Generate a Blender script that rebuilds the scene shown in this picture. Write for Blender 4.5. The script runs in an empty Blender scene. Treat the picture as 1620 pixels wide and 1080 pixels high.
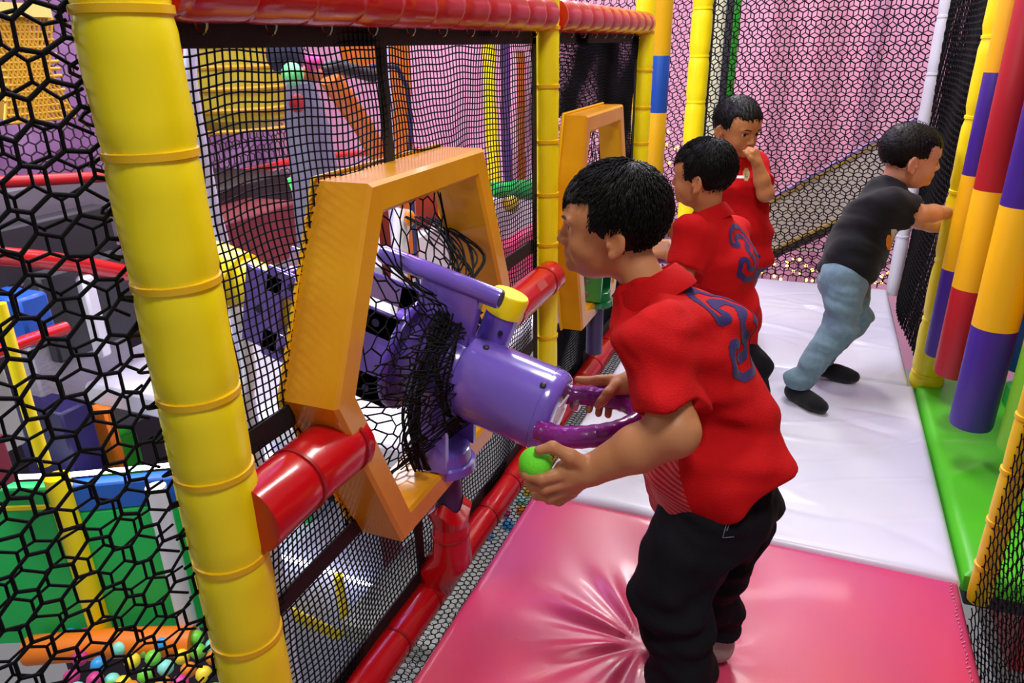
import bpy, math, random
import numpy as np
from mathutils import Vector, Matrix
from mathutils.bvhtree import BVHTree

scene = bpy.context.scene
C = scene.collection
random.seed(7)
rng = np.random.default_rng(11)

# ---------------------------------------------------------------- camera
FPX, YAW, PITCH, ROLL, CAMH = 1149.1, 0.389928, 0.386771, -0.01806, 1.08
def cam_axes():
    cy, sy, cp, sp = math.cos(YAW), math.sin(YAW), math.cos(PITCH), math.sin(PITCH)
    w = np.array([-sy*cp, cy*cp, -sp]); r = np.array([cy, sy, 0.]); u = np.cross(r, w)
    c, s = math.cos(ROLL), math.sin(ROLL)
    return np.array([c*r+s*u, c*u-s*r, w])
AX = cam_axes()
CAM = np.array([0, 0, CAMH])
def _ray(px, py): return (px-810)/FPX*AX[0]-(py-540)/FPX*AX[1]+AX[2]
def at(px, py, ax, val):           # a pixel turned into a point on the plane axis=val
    d = _ray(px, py); return CAM+d*(val-CAM[ax])/d[ax]
def atd(px, py, dep): return CAM+_ray(px, py)*dep
cd = bpy.data.cameras.new('camera'); cam = bpy.data.objects.new('camera', cd); C.objects.link(cam)
cd.sensor_width = 36; cd.lens = FPX/1620*36; cd.clip_start = .02; cd.clip_end = 60
m = Matrix(((AX[0][0], AX[1][0], -AX[2][0]), (AX[0][1], AX[1][1], -AX[2][1]), (AX[0][2], AX[1][2], -AX[2][2])))
cam.matrix_world = Matrix.Translation(Vector(CAM)) @ m.to_4x4()
scene.camera = cam

# ---------------------------------------------------------------- light
wd = bpy.data.worlds.new('world'); scene.world = wd; wd.use_nodes = True
wd.node_tree.nodes['Background'].inputs[0].default_value = (.86, .82, .88, 1)
wd.node_tree.nodes['Background'].inputs[1].default_value = .28
def area(name, loc, target, size, power, col=(1, 1, 1), sy=None):
    l = bpy.data.lights.new(name, 'AREA'); l.shape = 'RECTANGLE'; l.size = size; l.size_y = sy or size
    l.energy = power; l.color = col
    o = bpy.data.objects.new(name, l); C.objects.link(o); o.location = loc
    o.rotation_euler = (Vector(target)-Vector(loc)).to_track_quat('-Z', 'Y').to_euler(); return o
area('hall_lamp_near', (.35, .3, 2.7), (-.2, 1.1, .3), .5, 30, (1, .97, .92))
area('hall_lamp_mid', (-.1, 2.6, 2.9), (-.1, 2.2, 0), .45, 42, (1, .98, .95), .9)
area('hall_lamp_far', (-.75, 4.6, 2.9), (-.3, 3.2, 0), .5, 60, (1, .95, .97))
area('hall_lamp_end', (.2, 5.6, 3.4), (0, 7.1, .4), 1.2, 85, (1, .95, .98))
area('hall_lamp_left', (-2.0, 1.6, 2.9), (-2.1, 2.0, -.5), .8, 62, (.97, .95, 1))
area('hall_lamp_left_far', (-3.2, 4.2, 2.9), (-3.4, 4.2, -.5), 1.2, 100, (.95, .88, 1))
area('corner_fill', (-3.6, 5.9, 2.9), (-4, 6.6, 0), 1.2, 40, (1, .88, .97))  # added fill that brightens the dim far left corner, no known lamp there
area('hall_lamp_pit', (-2.6, .6, 1.6), (-2.4, 1.2, -1.2), .5, 36, (.95, .97, 1))
area('hall_lamp_violet', (-1.5, 2.6, 2.2), (-.4, 1.2, .2), .5, 26, (.50, .25, 1))
vs = scene.view_settings
vs.view_transform = 'Standard'; vs.look = 'None'; vs.gamma = 1; vs.exposure = 0.0; vs.use_curve_mapping = False

# ---------------------------------------------------------------- materials
def srgb(h):
    if isinstance(h, str): h = tuple(int(h[i:i+2], 16)/255 for i in (0, 2, 4))
    return tuple(c/12.92 if c <= .04045 else ((c+.055)/1.055)**2.4 for c in h)+(1,)
MATS = {}
def mat(name, col, rough=.5, metal=0, bump=0, bscale=60, var=0, vscale=8, col2=None, coat=0, emit=None, spec=.5, attr=None, sss=0, alpha=None, trans=0):
    if name in MATS: return MATS[name]
    mt = bpy.data.materials.new(name); mt.use_nodes = True; nt = mt.node_tree; b = nt.nodes['Principled BSDF']
    c = srgb(col); b.inputs['Base Color'].default_value = c
    b.inputs['Roughness'].default_value = rough; b.inputs['Metallic'].default_value = metal
    b.inputs['Coat Weight'].default_value = coat; b.inputs['Coat Roughness'].default_value = .08
    b.inputs['Specular IOR Level'].default_value = spec
    tc = nt.nodes.new('ShaderNodeTexCoord')
    if attr:
        a = nt.nodes.new('ShaderNodeAttribute'); a.attribute_name = attr; nt.links.new(a.outputs['Color'], b.inputs['Base Color'])
    elif var or col2:
        n = nt.nodes.new('ShaderNodeTexNoise'); n.inputs['Scale'].default_value = vscale; n.inputs['Detail'].default_value = 4
        nt.links.new(tc.outputs['Object'], n.inputs['Vector'])
        mx = nt.nodes.new('ShaderNodeMix'); mx.data_type = 'RGBA'
        c2 = srgb(col2) if col2 else tuple(v*(1-var) for v in c[:3])+(1,)
        mx.inputs[6].default_value = c; mx.inputs[7].default_value = c2
        rp = nt.nodes.new('ShaderNodeMapRange'); rp.inputs[1].default_value = .35; rp.inputs[2].default_value = .68
        nt.links.new(n.outputs[0], rp.inputs[0]); nt.links.new(rp.outputs[0], mx.inputs[0]); nt.links.new(mx.outputs[2], b.inputs['Base Color'])
    if bump:
        n2 = nt.nodes.new('ShaderNodeTexNoise'); n2.inputs['Scale'].default_value = bscale; n2.inputs['Detail'].default_value = 3
        nt.links.new(tc.outputs['Object'], n2.inputs['Vector'])
        bp = nt.nodes.new('ShaderNodeBump'); bp.inputs['Strength'].default_value = bump; bp.inputs['Distance'].default_value = .01
        nt.links.new(n2.outputs[0], bp.inputs['Height']); nt.links.new(bp.outputs[0], b.inputs['Normal'])
    if emit:
        b.inputs['Emission Color'].default_value = srgb(emit[0]); b.inputs['Emission Strength'].default_value = emit[1]
    if sss:
        b.inputs['Subsurface Weight'].default_value = sss; b.inputs['Subsurface Radius'].default_value = (.012, .005, .003); b.inputs['Subsurface Scale'].default_value = 1
    if trans: b.inputs['Transmission Weight'].default_value = trans
    MATS[name] = mt; return mt
YEL = mat('yellow_vinyl', 'FFE900', .42, bump=.12, bscale=14, coat=.12)
YEL2 = mat('deep_yellow_vinyl', 'F4B800', .42, bump=.1, bscale=14)
TIE = mat('amber_tie', 'EDBB10', .35)
RED = mat('red_vinyl', 'C00A14', .26, bump=.12, bscale=16, coat=.35)
REDTIE = mat('dark_red_tie', '9A0A14', .35)
BLUE = mat('blue_vinyl', '1450B4', .42, bump=.1, bscale=14)
PURV = mat('purple_vinyl', '3E1E86', .42, bump=.15, bscale=14)
REDV = mat('matt_red_vinyl', 'AE0F1A', .45, bump=.1, bscale=14)
LIME = mat('lime_vinyl', '77BE1E', .45, bump=.1, bscale=14)
GRN = mat('green_vinyl', '2FB32C', .42, bump=.15, bscale=10)
GRN2 = mat('pit_green', '18C058', .5, bump=.1, bscale=10)
WHT = mat('white_vinyl', 'E4E4EE', .4, bump=.1, bscale=12)
BLK = mat('black_webbing', '0E0B10', .7, bump=.2, bscale=300)
CORD = mat('black_cord', '0B090C', .75, spec=.2)
CORDB = mat('net_cord', '0A080B', .8, spec=.15)
ORG = mat('orange_foam', 'E8A610', .30, col2='D88C0A', vscale=5, bump=.05, bscale=30, coat=.3)
ORGM = mat('orange_panel', 'D06A14', .5)
PUR = mat('lilac_fibreglass', '7A62CC', .20, col2='6A50BC', vscale=4, bump=.03, bscale=20, coat=.5)
PUR2 = mat('violet_plastic', '5638A8', .32, coat=.2)
HND = mat('plum_vinyl', '7A1A7C', .22, bump=.5, bscale=22, coat=.35)
STEEL = mat('steel', 'A8A4A0', .25, metal=1)
RUB = mat('black_rubber', '17151A', .5)
GREY = mat('grey_vinyl', '77758A', .45, bump=.1)
DGREY = mat('dark_grey_vinyl', '2B2830', .6)
DRED = mat('dark_red_foam', '6E1420', .6)
DNAVY = mat('deep_purple_vinyl', '201650', .5)
LED = mat('led_strip', 'FFFFFF', .5, emit=('E8E4FF', 9))
GLOW = mat('amber_bulb', 'FFC060', .5, emit=('FFB040', 14))

# ---------------------------------------------------------------- mesh helpers
def frame(z, hint=(0, 0, 1)):
    z = np.array(z, float); z /= np.linalg.norm(z); h = np.array(hint, float)
    if abs(z@h)/np.linalg.norm(h) > .98: h = np.array([1., 0, 0]) if abs(z[0]) < .9 else np.array([0, 1., 0])
    x = np.cross(h, z); x /= np.linalg.norm(x); return x, np.cross(z, x), z
class MB:
    def __init__(s): s.v = []; s.f = []; s.mi = []; s.n = 0
    def add(s, v, f, mi=0):
        v = np.asarray(v, float); s.v.append(v); s.f += [tuple(i+s.n for i in q) for q in f]; s.mi += [mi]*len(f); s.n += len(v)
    def box(s, c, size, R=None, mi=0, bev=0):
        sx, sy, sz = [q/2 for q in size]; c = np.array(c, float)
        if bev:
            b = min(bev, sx*.9, sy*.9, sz*.9); v = []
            for X in (-1, 1):
                for Y in (-1, 1):
                    for Z in (-1, 1):
                        v += [(X*sx, Y*(sy-b), Z*(sz-b)), (X*(sx-b), Y*sy, Z*(sz-b)), (X*(sx-b), Y*(sy-b), Z*sz)]
            I = lambda X, Y, Z, k: ((X*2+Y)*2+Z)*3+k
            f = []
            for a in (0, 1):
                f.append([I(a, 0, 0, 0), I(a, 1, 0, 0), I(a, 1, 1, 0), I(a, 0, 1, 0)]); f.append([I(0, a, 0, 1), I(1, a, 0, 1), I(1, a, 1, 1), I(0, a, 1, 1)]); f.append([I(0, 0, a, 2), I(1, 0, a, 2), I(1, 1, a, 2), I(0, 1, a, 2)])
                for b2 in (0, 1):
                    f.append([I(a, b2, 0, 0), I(a, b2, 1, 0), I(a, b2, 1, 1), I(a, b2, 0, 1)])
                    f.append([I(a, 0, b2, 0), I(a, 1, b2, 0), I(a, 1, b2, 2), I(a, 0, b2, 2)])
                    f.append([I(0, a, b2, 1), I(1, a, b2, 1), I(1, a, b2, 2), I(0, a, b2, 2)])
                    for c2 in (0, 1): f.append([I(a, b2, c2, 0), I(a, b2, c2, 1), I(a, b2, c2, 2)])
        else:
            v = [(x*sx, y*sy, z*sz) for x in (-1, 1) for y in (-1, 1) for z in (-1, 1)]
            f = [(0, 1, 3, 2), (4, 6, 7, 5), (0, 4, 5, 1), (2, 3, 7, 6), (0, 2, 6, 4), (1, 5, 7, 3)]
        v = np.array(v)
        if R is not None: v = v@np.array(R)       # rows of R are the box axes
        s.add(v+c, f, mi); return s
    def tube(s, pts, r, n=10, caps=True, closed=False, mi=0, hint=(0, 0, 1)):
        P = np.array(pts, float); k = len(P); r = np.broadcast_to(np.array(r, float), (k,))
        T = np.roll(P, -1, 0)-np.roll(P, 1, 0)
        if not closed: T[0] = P[1]-P[0]; T[-1] = P[-1]-P[-2]
        T /= np.linalg.norm(T, axis=1)[:, None]+1e-12
        x, _, _ = frame(T[0], hint); V = []; a = np.arange(n)*2*math.pi/n
        for i in range(k):
            x = x-T[i]*(x@T[i]); x /= np.linalg.norm(x); y = np.cross(T[i], x)
            V.append(P[i]+r[i]*(np.cos(a)[:, None]*x+np.sin(a)[:, None]*y))
        F = []
        for i in range(k if closed else k-1):
            j = (i+1) % k
            for q in range(n): F.append((i*n+q, i*n+(q+1) % n, j*n+(q+1) % n, j*n+q))
        if caps and not closed: F += [tuple(range(n))[::-1], tuple((k-1)*n+q for q in range(n))]
        s.add(np.concatenate(V), F, mi); return s
    def lathe(s, a, d, prof, n=24, mi=0, fn=None):     # prof: (distance along d, radius)
        x, y, z = frame(d); a = np.array(a, float); V = []
        ang = np.arange(n)*2*math.pi/n
        for t, r in prof:
            rr = np.full(n, r) if fn is None else np.array([fn(t, q, r) for q in ang])
            V.append(a+z*t+rr[:, None]*(np.cos(ang)[:, None]*x+np.sin(ang)[:, None]*y))
        k = len(prof); F = []
        for i in range(k-1):
            for q in range(n): F.append((i*n+q, i*n+(q+1) % n, (i+1)*n+(q+1) % n, (i+1)*n+q))
        F += [tuple(range(n))[::-1], tuple((k-1)*n+q for q in range(n))]
        s.add(np.concatenate(V), F, mi); return s
    def prism(s, poly, ax, a0, a1, mi=0):              # polygon in the two other axes, extruded along ax
        o = [i for i in range(3) if i != ax]; k = len(poly); V = []
        for a in (a0, a1):
            for p in poly:
                v = [0, 0, 0]; v[ax] = a; v[o[0]] = p[0]; v[o[1]] = p[1]; V.append(v)
        F = [tuple(range(k))[::-1], tuple(range(k, 2*k))]+[(i, (i+1) % k, k+(i+1) % k, k+i) for i in range(k)]
        s.add(V, F, mi); return s
    def sphere(s, c, r, n=16, mi=0):
        r = np.broadcast_to(np.array(r, float), (3,)); V = [[0, 0, 1]]
        for i in range(1, n//2):
            t = math.pi*i/(n//2)
            for j in range(n): V.append([math.sin(t)*math.cos(2*math.pi*j/n), math.sin(t)*math.sin(2*math.pi*j/n), math.cos(t)])
        V.append([0, 0, -1]); m_ = n//2-1; F = [(0, 1+j, 1+(j+1) % n) for j in range(n)]
        for i in range(m_-1):
            for j in range(n): F.append((1+i*n+j, 1+(i+1)*n+j, 1+(i+1)*n+(j+1) % n, 1+i*n+(j+1) % n))
        F += [(1+m_*n, 1+(m_-1)*n+(j+1) % n, 1+(m_-1)*n+j) for j in range(n)]
        s.add(np.array(V)*r+np.array(c), F, mi); return s
    def build(s, name, mats, parent=None, smooth=True, angle=40):
        me = bpy.data.meshes.new(name); V = np.concatenate(s.v)
        if parent is not None: V = V-np.array(ORIGIN[parent.name])
        me.from_pydata(V.tolist(), [], s.f)
        for m_ in (mats if isinstance(mats, (list, tuple)) else [mats]): me.materials.append(m_)
        if any(s.mi): me.polygons.foreach_set('material_index', s.mi)
        bm_fix(me)
        if smooth: me.shade_smooth(); me.set_sharp_from_angle(angle=math.radians(angle))
        o = bpy.data.objects.new(name, me); C.objects.link(o)
        if parent is not None: o.parent = parent
        return o
import bmesh
def bm_fix(me):
    b = bmesh.new(); b.from_mesh(me); bmesh.ops.recalc_face_normals(b, faces=b.faces); b.to_mesh(me); b.free()
ORIGIN = {}
def thing(name, label, cat, loc=(0, 0, 0), group=None):
    o = bpy.data.objects.new(name, None); C.objects.link(o); o.location = loc; o.empty_display_size = .05
    o['label'] = label; o['category'] = cat
    if group: o['group'] = group
    ORIGIN[o.name] = tuple(loc); bpy.context.view_layer.update(); return o
def sub(part):                                         # register a part so that sub-parts can be built under it
    root = part.parent
    ORIGIN[part.name] = ORIGIN[root.name]; return part
def tag(o, label, cat, group=None, kind=None):
    o['label'] = label; o['category'] = cat
    if group: o['group'] = group
    if kind: o['kind'] = kind
    return o
def struct(o): o['kind'] = 'structure'; return o
def noise1(x, s=0): return math.sin(x*1.7+s)*.5+math.sin(x*3.9+s*2.3)*.3+math.sin(x*8.3+s*.7)*.2

# ---------------------------------------------------------------- nets
def segs_mesh(A, B, r, n=3):
    A = np.array(A); B = np.array(B); D = B-A; L = np.linalg.norm(D, axis=1); k = L > 1e-6; A, B, D = A[k], B[k], D[k]/L[k][:, None]
    h = np.where(np.abs(D[:, 2:3]) < .9, np.array([[0, 0, 1.]]), np.array([[1., 0, 0]]))
    X = np.cross(D, h); X /= np.linalg.norm(X, axis=1)[:, None]; Y = np.cross(D, X); N = len(A)
    V = np.zeros((N, 2*n, 3))
    for q in range(n):
        o = r*(math.cos(2*math.pi*q/n)*X+math.sin(2*math.pi*q/n)*Y); V[:, q] = A+o-D*r*.3; V[:, n+q] = B+o+D*r*.3
    F = np.array([[q, (q+1) % n, n+(q+1) % n, n+q] for q in range(n)])
    return V.reshape(-1, 3), (F[None]+np.arange(N)[:, None, None]*2*n).reshape(-1, 4)
def np_mesh(name, V, F, m_, parent=None, smooth=True):
    me = bpy.data.meshes.new(name); V = np.asarray(V)
    if parent is not None: V = V-np.array(ORIGIN[parent.name])
    me.vertices.add(len(V)); me.vertices.foreach_set('co', V.astype(np.float32).ravel())
    F = np.asarray(F); me.loops.add(F.size); me.loops.foreach_set('vertex_index', F.astype(np.int32).ravel())
    me.polygons.add(len(F)); me.polygons.foreach_set('loop_start', (np.arange(len(F))*F.shape[1]).astype(np.int32))
    me.update(calc_edges=True); me.materials.append(m_)
    if smooth: me.shade_smooth()
    o = bpy.data.objects.new(name, me); C.objects.link(o)
    if parent is not None: o.parent = parent
    return o
def in_poly(u, v, poly):
    r = np.zeros(u.shape, bool); k = len(poly)
    for i in range(k):
        x1, y1 = poly[i]; x2, y2 = poly[(i+1) % k]
        c = ((y1 > v) != (y2 > v)) & (u < (x2-x1)*(v-y1)/(y2-y1+1e-12)+x1); r ^= c
    return r
def square_net(u0, u1, v0, v1, cell, fn, hole=None):   # fn(u,v)->xyz arrays; returns segments
    A = []; B = []
    nu = int((u1-u0)/cell); nv = int((v1-v0)/cell); st = cell*2
    for i in range(nu+1):
        u = np.full(int((v1-v0)/st)+1, u0+i*cell); v = np.linspace(v0, v1, len(u)); P = fn(u, v)
        k = np.ones(len(u)-1, bool)
        if hole: k = ~in_poly((u[1:]+u[:-1])/2, (v[1:]+v[:-1])/2, hole)
        A.append(P[:-1][k]); B.append(P[1:][k])
    for i in range(nv+1):
        v = np.full(int((u1-u0)/st)+1, v0+i*cell); u = np.linspace(u0, u1, len(v)); P = fn(u, v)
        k = np.ones(len(u)-1, bool)
        if hole: k = ~in_poly((u[1:]+u[:-1])/2, (v[1:]+v[:-1])/2, hole)
        A.append(P[:-1][k]); B.append(P[1:][k])
    return np.concatenate(A), np.concatenate(B)
def hex_net(u0, u1, v0, v1, cell, fn, off=(0, 0), jit=.0, hole=None, rot=False):
    s = cell/math.sqrt(3); A = []; B = []; cu, cv = (v0, u0) if rot else (u0, v0)
    eu, ev = (v1, u1) if rot else (u1, v1)
    ni = int((eu-cu)/cell)+2; nj = int((ev-cv)/(1.5*s))+2
    pts = {}
    def key(x, y): return (round(x*2/cell), round(y*2/s))
    E = set()
    for j in range(-1, nj):
        for i in range(-1, ni):
            x = i*cell+(j % 2)*cell/2; y = j*1.5*s
            c = [(x+s*math.sin(a*math.pi/3), y+s*math.cos(a*math.pi/3)) for a in range(6)]
            for q in range(6):
                a, b = key(*c[q]), key(*c[(q+1) % 6]); E.add((min(a, b), max(a, b)))
    for a, b in E:
        A.append(a); B.append(b)
    A = np.array(A, float)*[cell/2, s/2]; B = np.array(B, float)*[cell/2, s/2]
    def place(P):
        jx = np.sin(P[:, 0]*371+P[:, 1]*533)*jit; jy = np.sin(P[:, 0]*631-P[:, 1]*417)*jit
        u = P[:, 0]+cu+off[0]+jx; v = P[:, 1]+cv+off[1]+jy
        return (v, u) if rot else (u, v)
    ua, va = place(A); ub, vb = place(B); um, vm = (ua+ub)/2, (va+vb)/2
    k = (um > u0) & (um < u1) & (vm > v0) & (vm < v1)
    if hole: k &= ~in_poly(um, vm, hole)
    return fn(ua[k], va[k]), fn(ub[k], vb[k])
# ---------------------------------------------------------------- foam posts and rails
def smooth_noise(a, b): return math.sin(a*3.1+b)*.5+math.sin(a*5.3+b*1.9+1)*.3+math.sin(a*11+b*3.1)*.2
def foam_post(name, label, x, y, z0, z1, r, m_, tiem, bands, group=None, puff=.05, tie=.0035, n=28, lean=(0, 0)):
    t = thing(name, label, 'post', (x, y, z0), group)
    bz = sorted([b for b in bands if z0 < b < z1]); ed = [z0]+bz+[z1]; prof = []
    for a, b in zip(ed[:-1], ed[1:]):
        k = 8
        for i in range(k):
            q = i/(k-1); z = a+(b-a)*q; e = min(q, 1-q)*(b-a)
            prof.append((z-z0, r*(1+puff*min(1, e/.02)**.6)*(1 if e > 1e-5 else .98)))
    sd = x*7+y*13
    fn = lambda t_, a, rr: rr*(1+.012*math.sin(3*a+t_*40+sd)+.010*math.sin(5*a-t_*63+sd)*math.cos(t_*21))
    MB().lathe((x, y, z0), (0, 0, 1), prof, n, fn=fn).build('foam_sleeve', m_, t)
    for b in bz:
        MB().lathe((x, y, b-.005), (0, 0, 1), [(0, r*1.0), (.001, r+tie), (.009, r+tie), (.010, r*1.0)], n).build('cable_tie', tiem, t)
    return t
BANDS = [1.12-.14*i for i in range(-2, 11)]
zb = [b for b in BANDS]
p = foam_post('yellow_post', 'thick bright yellow padded post in the left foreground', -.67, .605, -.35, 1.45, .047, YEL, TIE, [1.12, .978, .833, .689, .578, .443, .304, .16, .0, -.14, 1.27], tie=.003)
# lacing of the net round the post
L = MB()
lp = []
for i in range(300):
    a = i*.75; z = -.33+i*.0058; lp.append((-.714+.010*math.cos(a), .588+.024*math.sin(a), z))
L.tube(lp, .0022, 5)
lace = L.build('net_lacing', CORD, p)
tp = MB().tube([(-.725, .612, -.35), (-.728, .608, .5), (-.722, .612, 1.45)], .017, 12).build('piping_tube', YEL, p)
foam_post('yellow_post', 'slimmer yellow padded post between the two net bays, behind the bent boy', -.67, 1.90, -.30, 1.40, .031, YEL, TIE, BANDS, tie=.004)
foam_post('yellow_post', 'third yellow padded post of the cannon fence, right of the far orange frame', -.67, 3.05, -.10, 1.40, .036, YEL, TIE, BANDS)
foam_post('yellow_post', 'yellow padded post at the far left corner of the white mats', -.545, 3.66, -.05, 1.50, .042, YEL, YEL, [1.42-.2*i for i in range(8)], puff=.12)
foam_post('yellow_post', 'tall yellow padded post beside the hanging rollers, pushed at by the boy in black', .455, 2.60, -.02, 1.55, .048, YEL, YEL, [.03, .22, .42, .64, .86, 1.08, 1.3], puff=.10)
foam_post('yellow_post', 'yellow padded post at the front right corner of the green mat', .445, 1.50, -.03, 1.5, .021, mat('golden_vinyl', 'F0CC10', .42, bump=.1, bscale=14), TIE, [.06, .17, .29, .41, .53, .7], puff=.08)
foam_post('white_post', 'white padded post at the far right corner of the white mats', .425, 3.66, -.03, 1.55, .026, WHT, WHT, [.25, .5, .72, .94, 1.16, 1.38], puff=.12)
def rail(name, label, y0, y1, x, z, r, twist=0, bands=(), patch=None):
    t = thing(name, label, 'rail', (x, y0, z))
    M_ = MB(); n = 26
    if twist:
        k = int((y1-y0)/.006); prof = [(i*(y1-y0)/k, r) for i in range(k+1)]
        def fn(tt, a, rr):
            ph = ((tt+.012*math.cos(a)+.008*math.sin(a))/twist) % 1
            return rr*(.90+.14*min(1, ph/.35)**.5*(1-.25*ph))
    else:
        k = int((y1-y0)/.012); prof = [(i*(y1-y0)/k, r) for i in range(k+1)]
        def fn(tt, a, rr):
            d = min([abs(tt+y0-b-.004*math.sin(a)) for b in bands]+[9])
            return rr*(1.0-.07*max(0, 1-d/.014)+.012*math.sin(4*a+tt*17)+.01*math.sin(7*a-tt*29))
    M_.lathe((x, y0, z), (0, 1, 0), prof, n, fn=fn); M_.build('foam_sleeve', RED, t)
    for b in bands:
        MB().lathe((x, b-.004, z), (0, 1, 0), [(0, r*.93), (.001, r*1.02), (.007, r*1.02), (.008, r*.93)], n).build('cable_tie', REDTIE, t)
    if patch:
        MB().box(patch[0], patch[1], R=patch[2]).build('tape_patch', mat('tape', 'B44A3E', .6), t)
    return t
rail('top_rail', 'red ribbed padded rail running along the top of the near net bay', .645, 1.868, -.665, 1.15, .040, twist=.112)
rail('top_rail', 'red ribbed padded rail along the top of the far net bay', 1.935, 3.03, -.665, 1.15, .040, twist=.112)
rail('middle_rail', 'glossy red padded rail from the thick yellow post to the near orange frame', .612, .848, -.636, .500, .051, bands=(.715, .83))
R45 = np.array([(0, 1, 0), (-.6, 0, .8), (.8, 0, .6)])
rail('middle_rail', 'red padded rail with a tape patch from the near orange frame to the second post', 1.475, 1.866, -.645, .475, .044, bands=(1.55, 1.80), patch=((-.611, 1.70, .502), (.055, .022, .002), R45))
rail('bottom_rail', 'long red padded rail along the mats under the purple cannon', .35, 1.87, -.665, -.045, .036, bands=(.50, .655, .81, .965, 1.10, 1.42, 1.58, 1.73))
rail('bottom_rail', 'red padded rail low along the far net bay behind the boys', 1.93, 3.02, -.665, -.035, .040, bands=(2.08, 2.25, 2.4, 2.6, 2.8))

# ---------------------------------------------------------------- mats
def mat_mesh(name, x0, x1, y0, y1, m_, fn, nx, ny, parent, th=.05, edge=.018):
    X = np.linspace(x0, x1, nx); Y = np.linspace(y0, y1, ny); GX, GY = np.meshgrid(X, Y, indexing='ij')
    d = np.minimum.reduce([GX-x0, x1-GX, GY-y0, y1-GY]); z = fn(GX, GY)*np.clip(d/.04, 0, 1)-edge*.6*(1-np.clip(d/edge, 0, 1))**2
    V = np.stack([GX, GY, z], -1).reshape(-1, 3).tolist(); F = []
    for i in range(nx-1):
        for j in range(ny-1): F.append((i*ny+j, (i+1)*ny+j, (i+1)*ny+j+1, i*ny+j+1))
    per = [i*ny for i in range(nx)]+[(nx-1)*ny+j for j in range(1, ny)]+[i*ny+ny-1 for i in range(nx-2, -1, -1)]+[j for j in range(ny-2, 0, -1)]
    b = len(V); V += [[V[q][0], V[q][1], -th] for q in per]; k = len(per)
    F += [(per[i], b+i, b+(i+1) % k, per[(i+1) % k]) for i in range(k)]; F.append(tuple(b+i for i in range(k)))
    B = MB(); B.add(V, F); return B.build(name, m_, parent, angle=70)
def pucker(GX, GY):
    z = .0015*np.sin(GX*9+GY*4)+.001*np.sin(GX*5-GY*13)
    cx, cy = -.19, 1.10
    dx, dy = GX-cx, GY-cy; r = np.hypot(dx, dy)+1e-6; a = np.arctan2(dy, dx)
    w = np.exp(-((r-.10)/.12)**2)*np.clip(r/.05, 0, 1)
    side = .35+.65*np.clip(-np.cos(a-.25), 0, 1)
    z += w*side*.0060*(np.sin(a*9+.8)+.6*np.sin(a*17+2))-.012*np.exp(-(r/.045)**2)
    z += .0035*np.exp(-((GX+.02)/.05)**2)*np.sin(GY*30)*.3
    return z
PINK = mat('pink_vinyl', 'D4425E', .27, col2='BE3C7E', vscale=1.6, coat=.12)
nt = PINK.node_tree; bs = nt.nodes['Principled BSDF']       # woven grain and glitter of the vinyl
tc = nt.nodes.new('ShaderNodeTexCoord'); v1 = nt.nodes.new('ShaderNodeTexNoise'); v1.inputs['Scale'].default_value = 900
nt.links.new(tc.outputs['Object'], v1.inputs['Vector']); bp = nt.nodes.new('ShaderNodeBump'); bp.inputs['Strength'].default_value = .22; bp.inputs['Distance'].default_value = .001
nt.links.new(v1.outputs[0], bp.inputs['Height']); nt.links.new(bp.outputs[0], bs.inputs['Normal'])
t = thing('floor_mat', 'glossy pink vinyl floor mat under the boy bending at the purple cannon', 'mat', (-.08, 1.0, -.05))
mat_mesh('mat_cover', -.565, .405, .30, 1.513, PINK, pucker, 150, 190, t)
st = MB()
A, B = [], []
for i in range(110):
    y = .32+i*.0108; A.append((.385+.002*math.sin(i), y, .002)); B.append((.388+.002*math.sin(i*2), y+.006, .002))
V, F = segs_mesh(A, B, .0009); np_mesh('edge_stitching', V, F, mat('pale_thread', 'D89AAE', .6), t)
def wr(seed):
    def fn(GX, GY):
        z = np.zeros_like(GX)
        for k in range(16):
            q = np.random.default_rng(seed*100+k); cx, cy = q.uniform(-.5, .4), q.uniform(seed*1.0+.55, seed*1.0+1.6); an = q.uniform(-.5, .9); L_ = q.uniform(.12, .4); w = q.uniform(.008, .02)
            u = (GX-cx)*math.cos(an)+(GY-cy)*math.sin(an); v = -(GX-cx)*math.sin(an)+(GY-cy)*math.cos(an)+.03*np.sin(u*9+k)
            z += q.uniform(.0025, .0075)*np.exp(-(v/w)**2-(u/L_)**2)*(1 if k % 2 else -1)
        return z+.002*np.sin(GX*7+GY*3)
    return fn
WMAT = mat('white_mat_vinyl', 'DCDCEC', .33, col2='CFCFE6', vscale=3, coat=.15)
t = thing('floor_mat', 'creased white vinyl floor mat next to the pink mat', 'mat', (-.08, 2.02, -.05))
mat_mesh('mat_cover', -.565, .412, 1.520, 2.545, WMAT, wr(1), 110, 120, t)
t = thing('floor_mat', 'far white vinyl floor mat below the end net', 'mat', (-.08, 3.1, -.05))
mat_mesh('mat_cover', -.565, .40, 2.552, 3.64, WMAT, wr(2), 90, 100, t)
t = thing('floor_mat', 'bright green vinyl floor mat under the hanging rollers', 'mat', (.8, 2.0, -.05))
mat_mesh('mat_cover', .424, 1.25, 1.55, 2.70, mat('bright_green_vinyl', '4FC21C', .4, bump=.1, bscale=8), wr(1), 60, 80, t)
t = thing('deck', 'dark plank deck carrying the padded floor mats', 'deck', (0, 2, -.12))
for i in range(5):
    MB().box((-.08+0*i, .62+.70*i, -.078), (.93, .66, .05), bev=.004).build('deck_panel', DGREY, t)
MB().box((.84, 2.12, -.078), (.80, 1.1, .05), bev=.004).build('deck_panel', DGREY, t)

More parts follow.
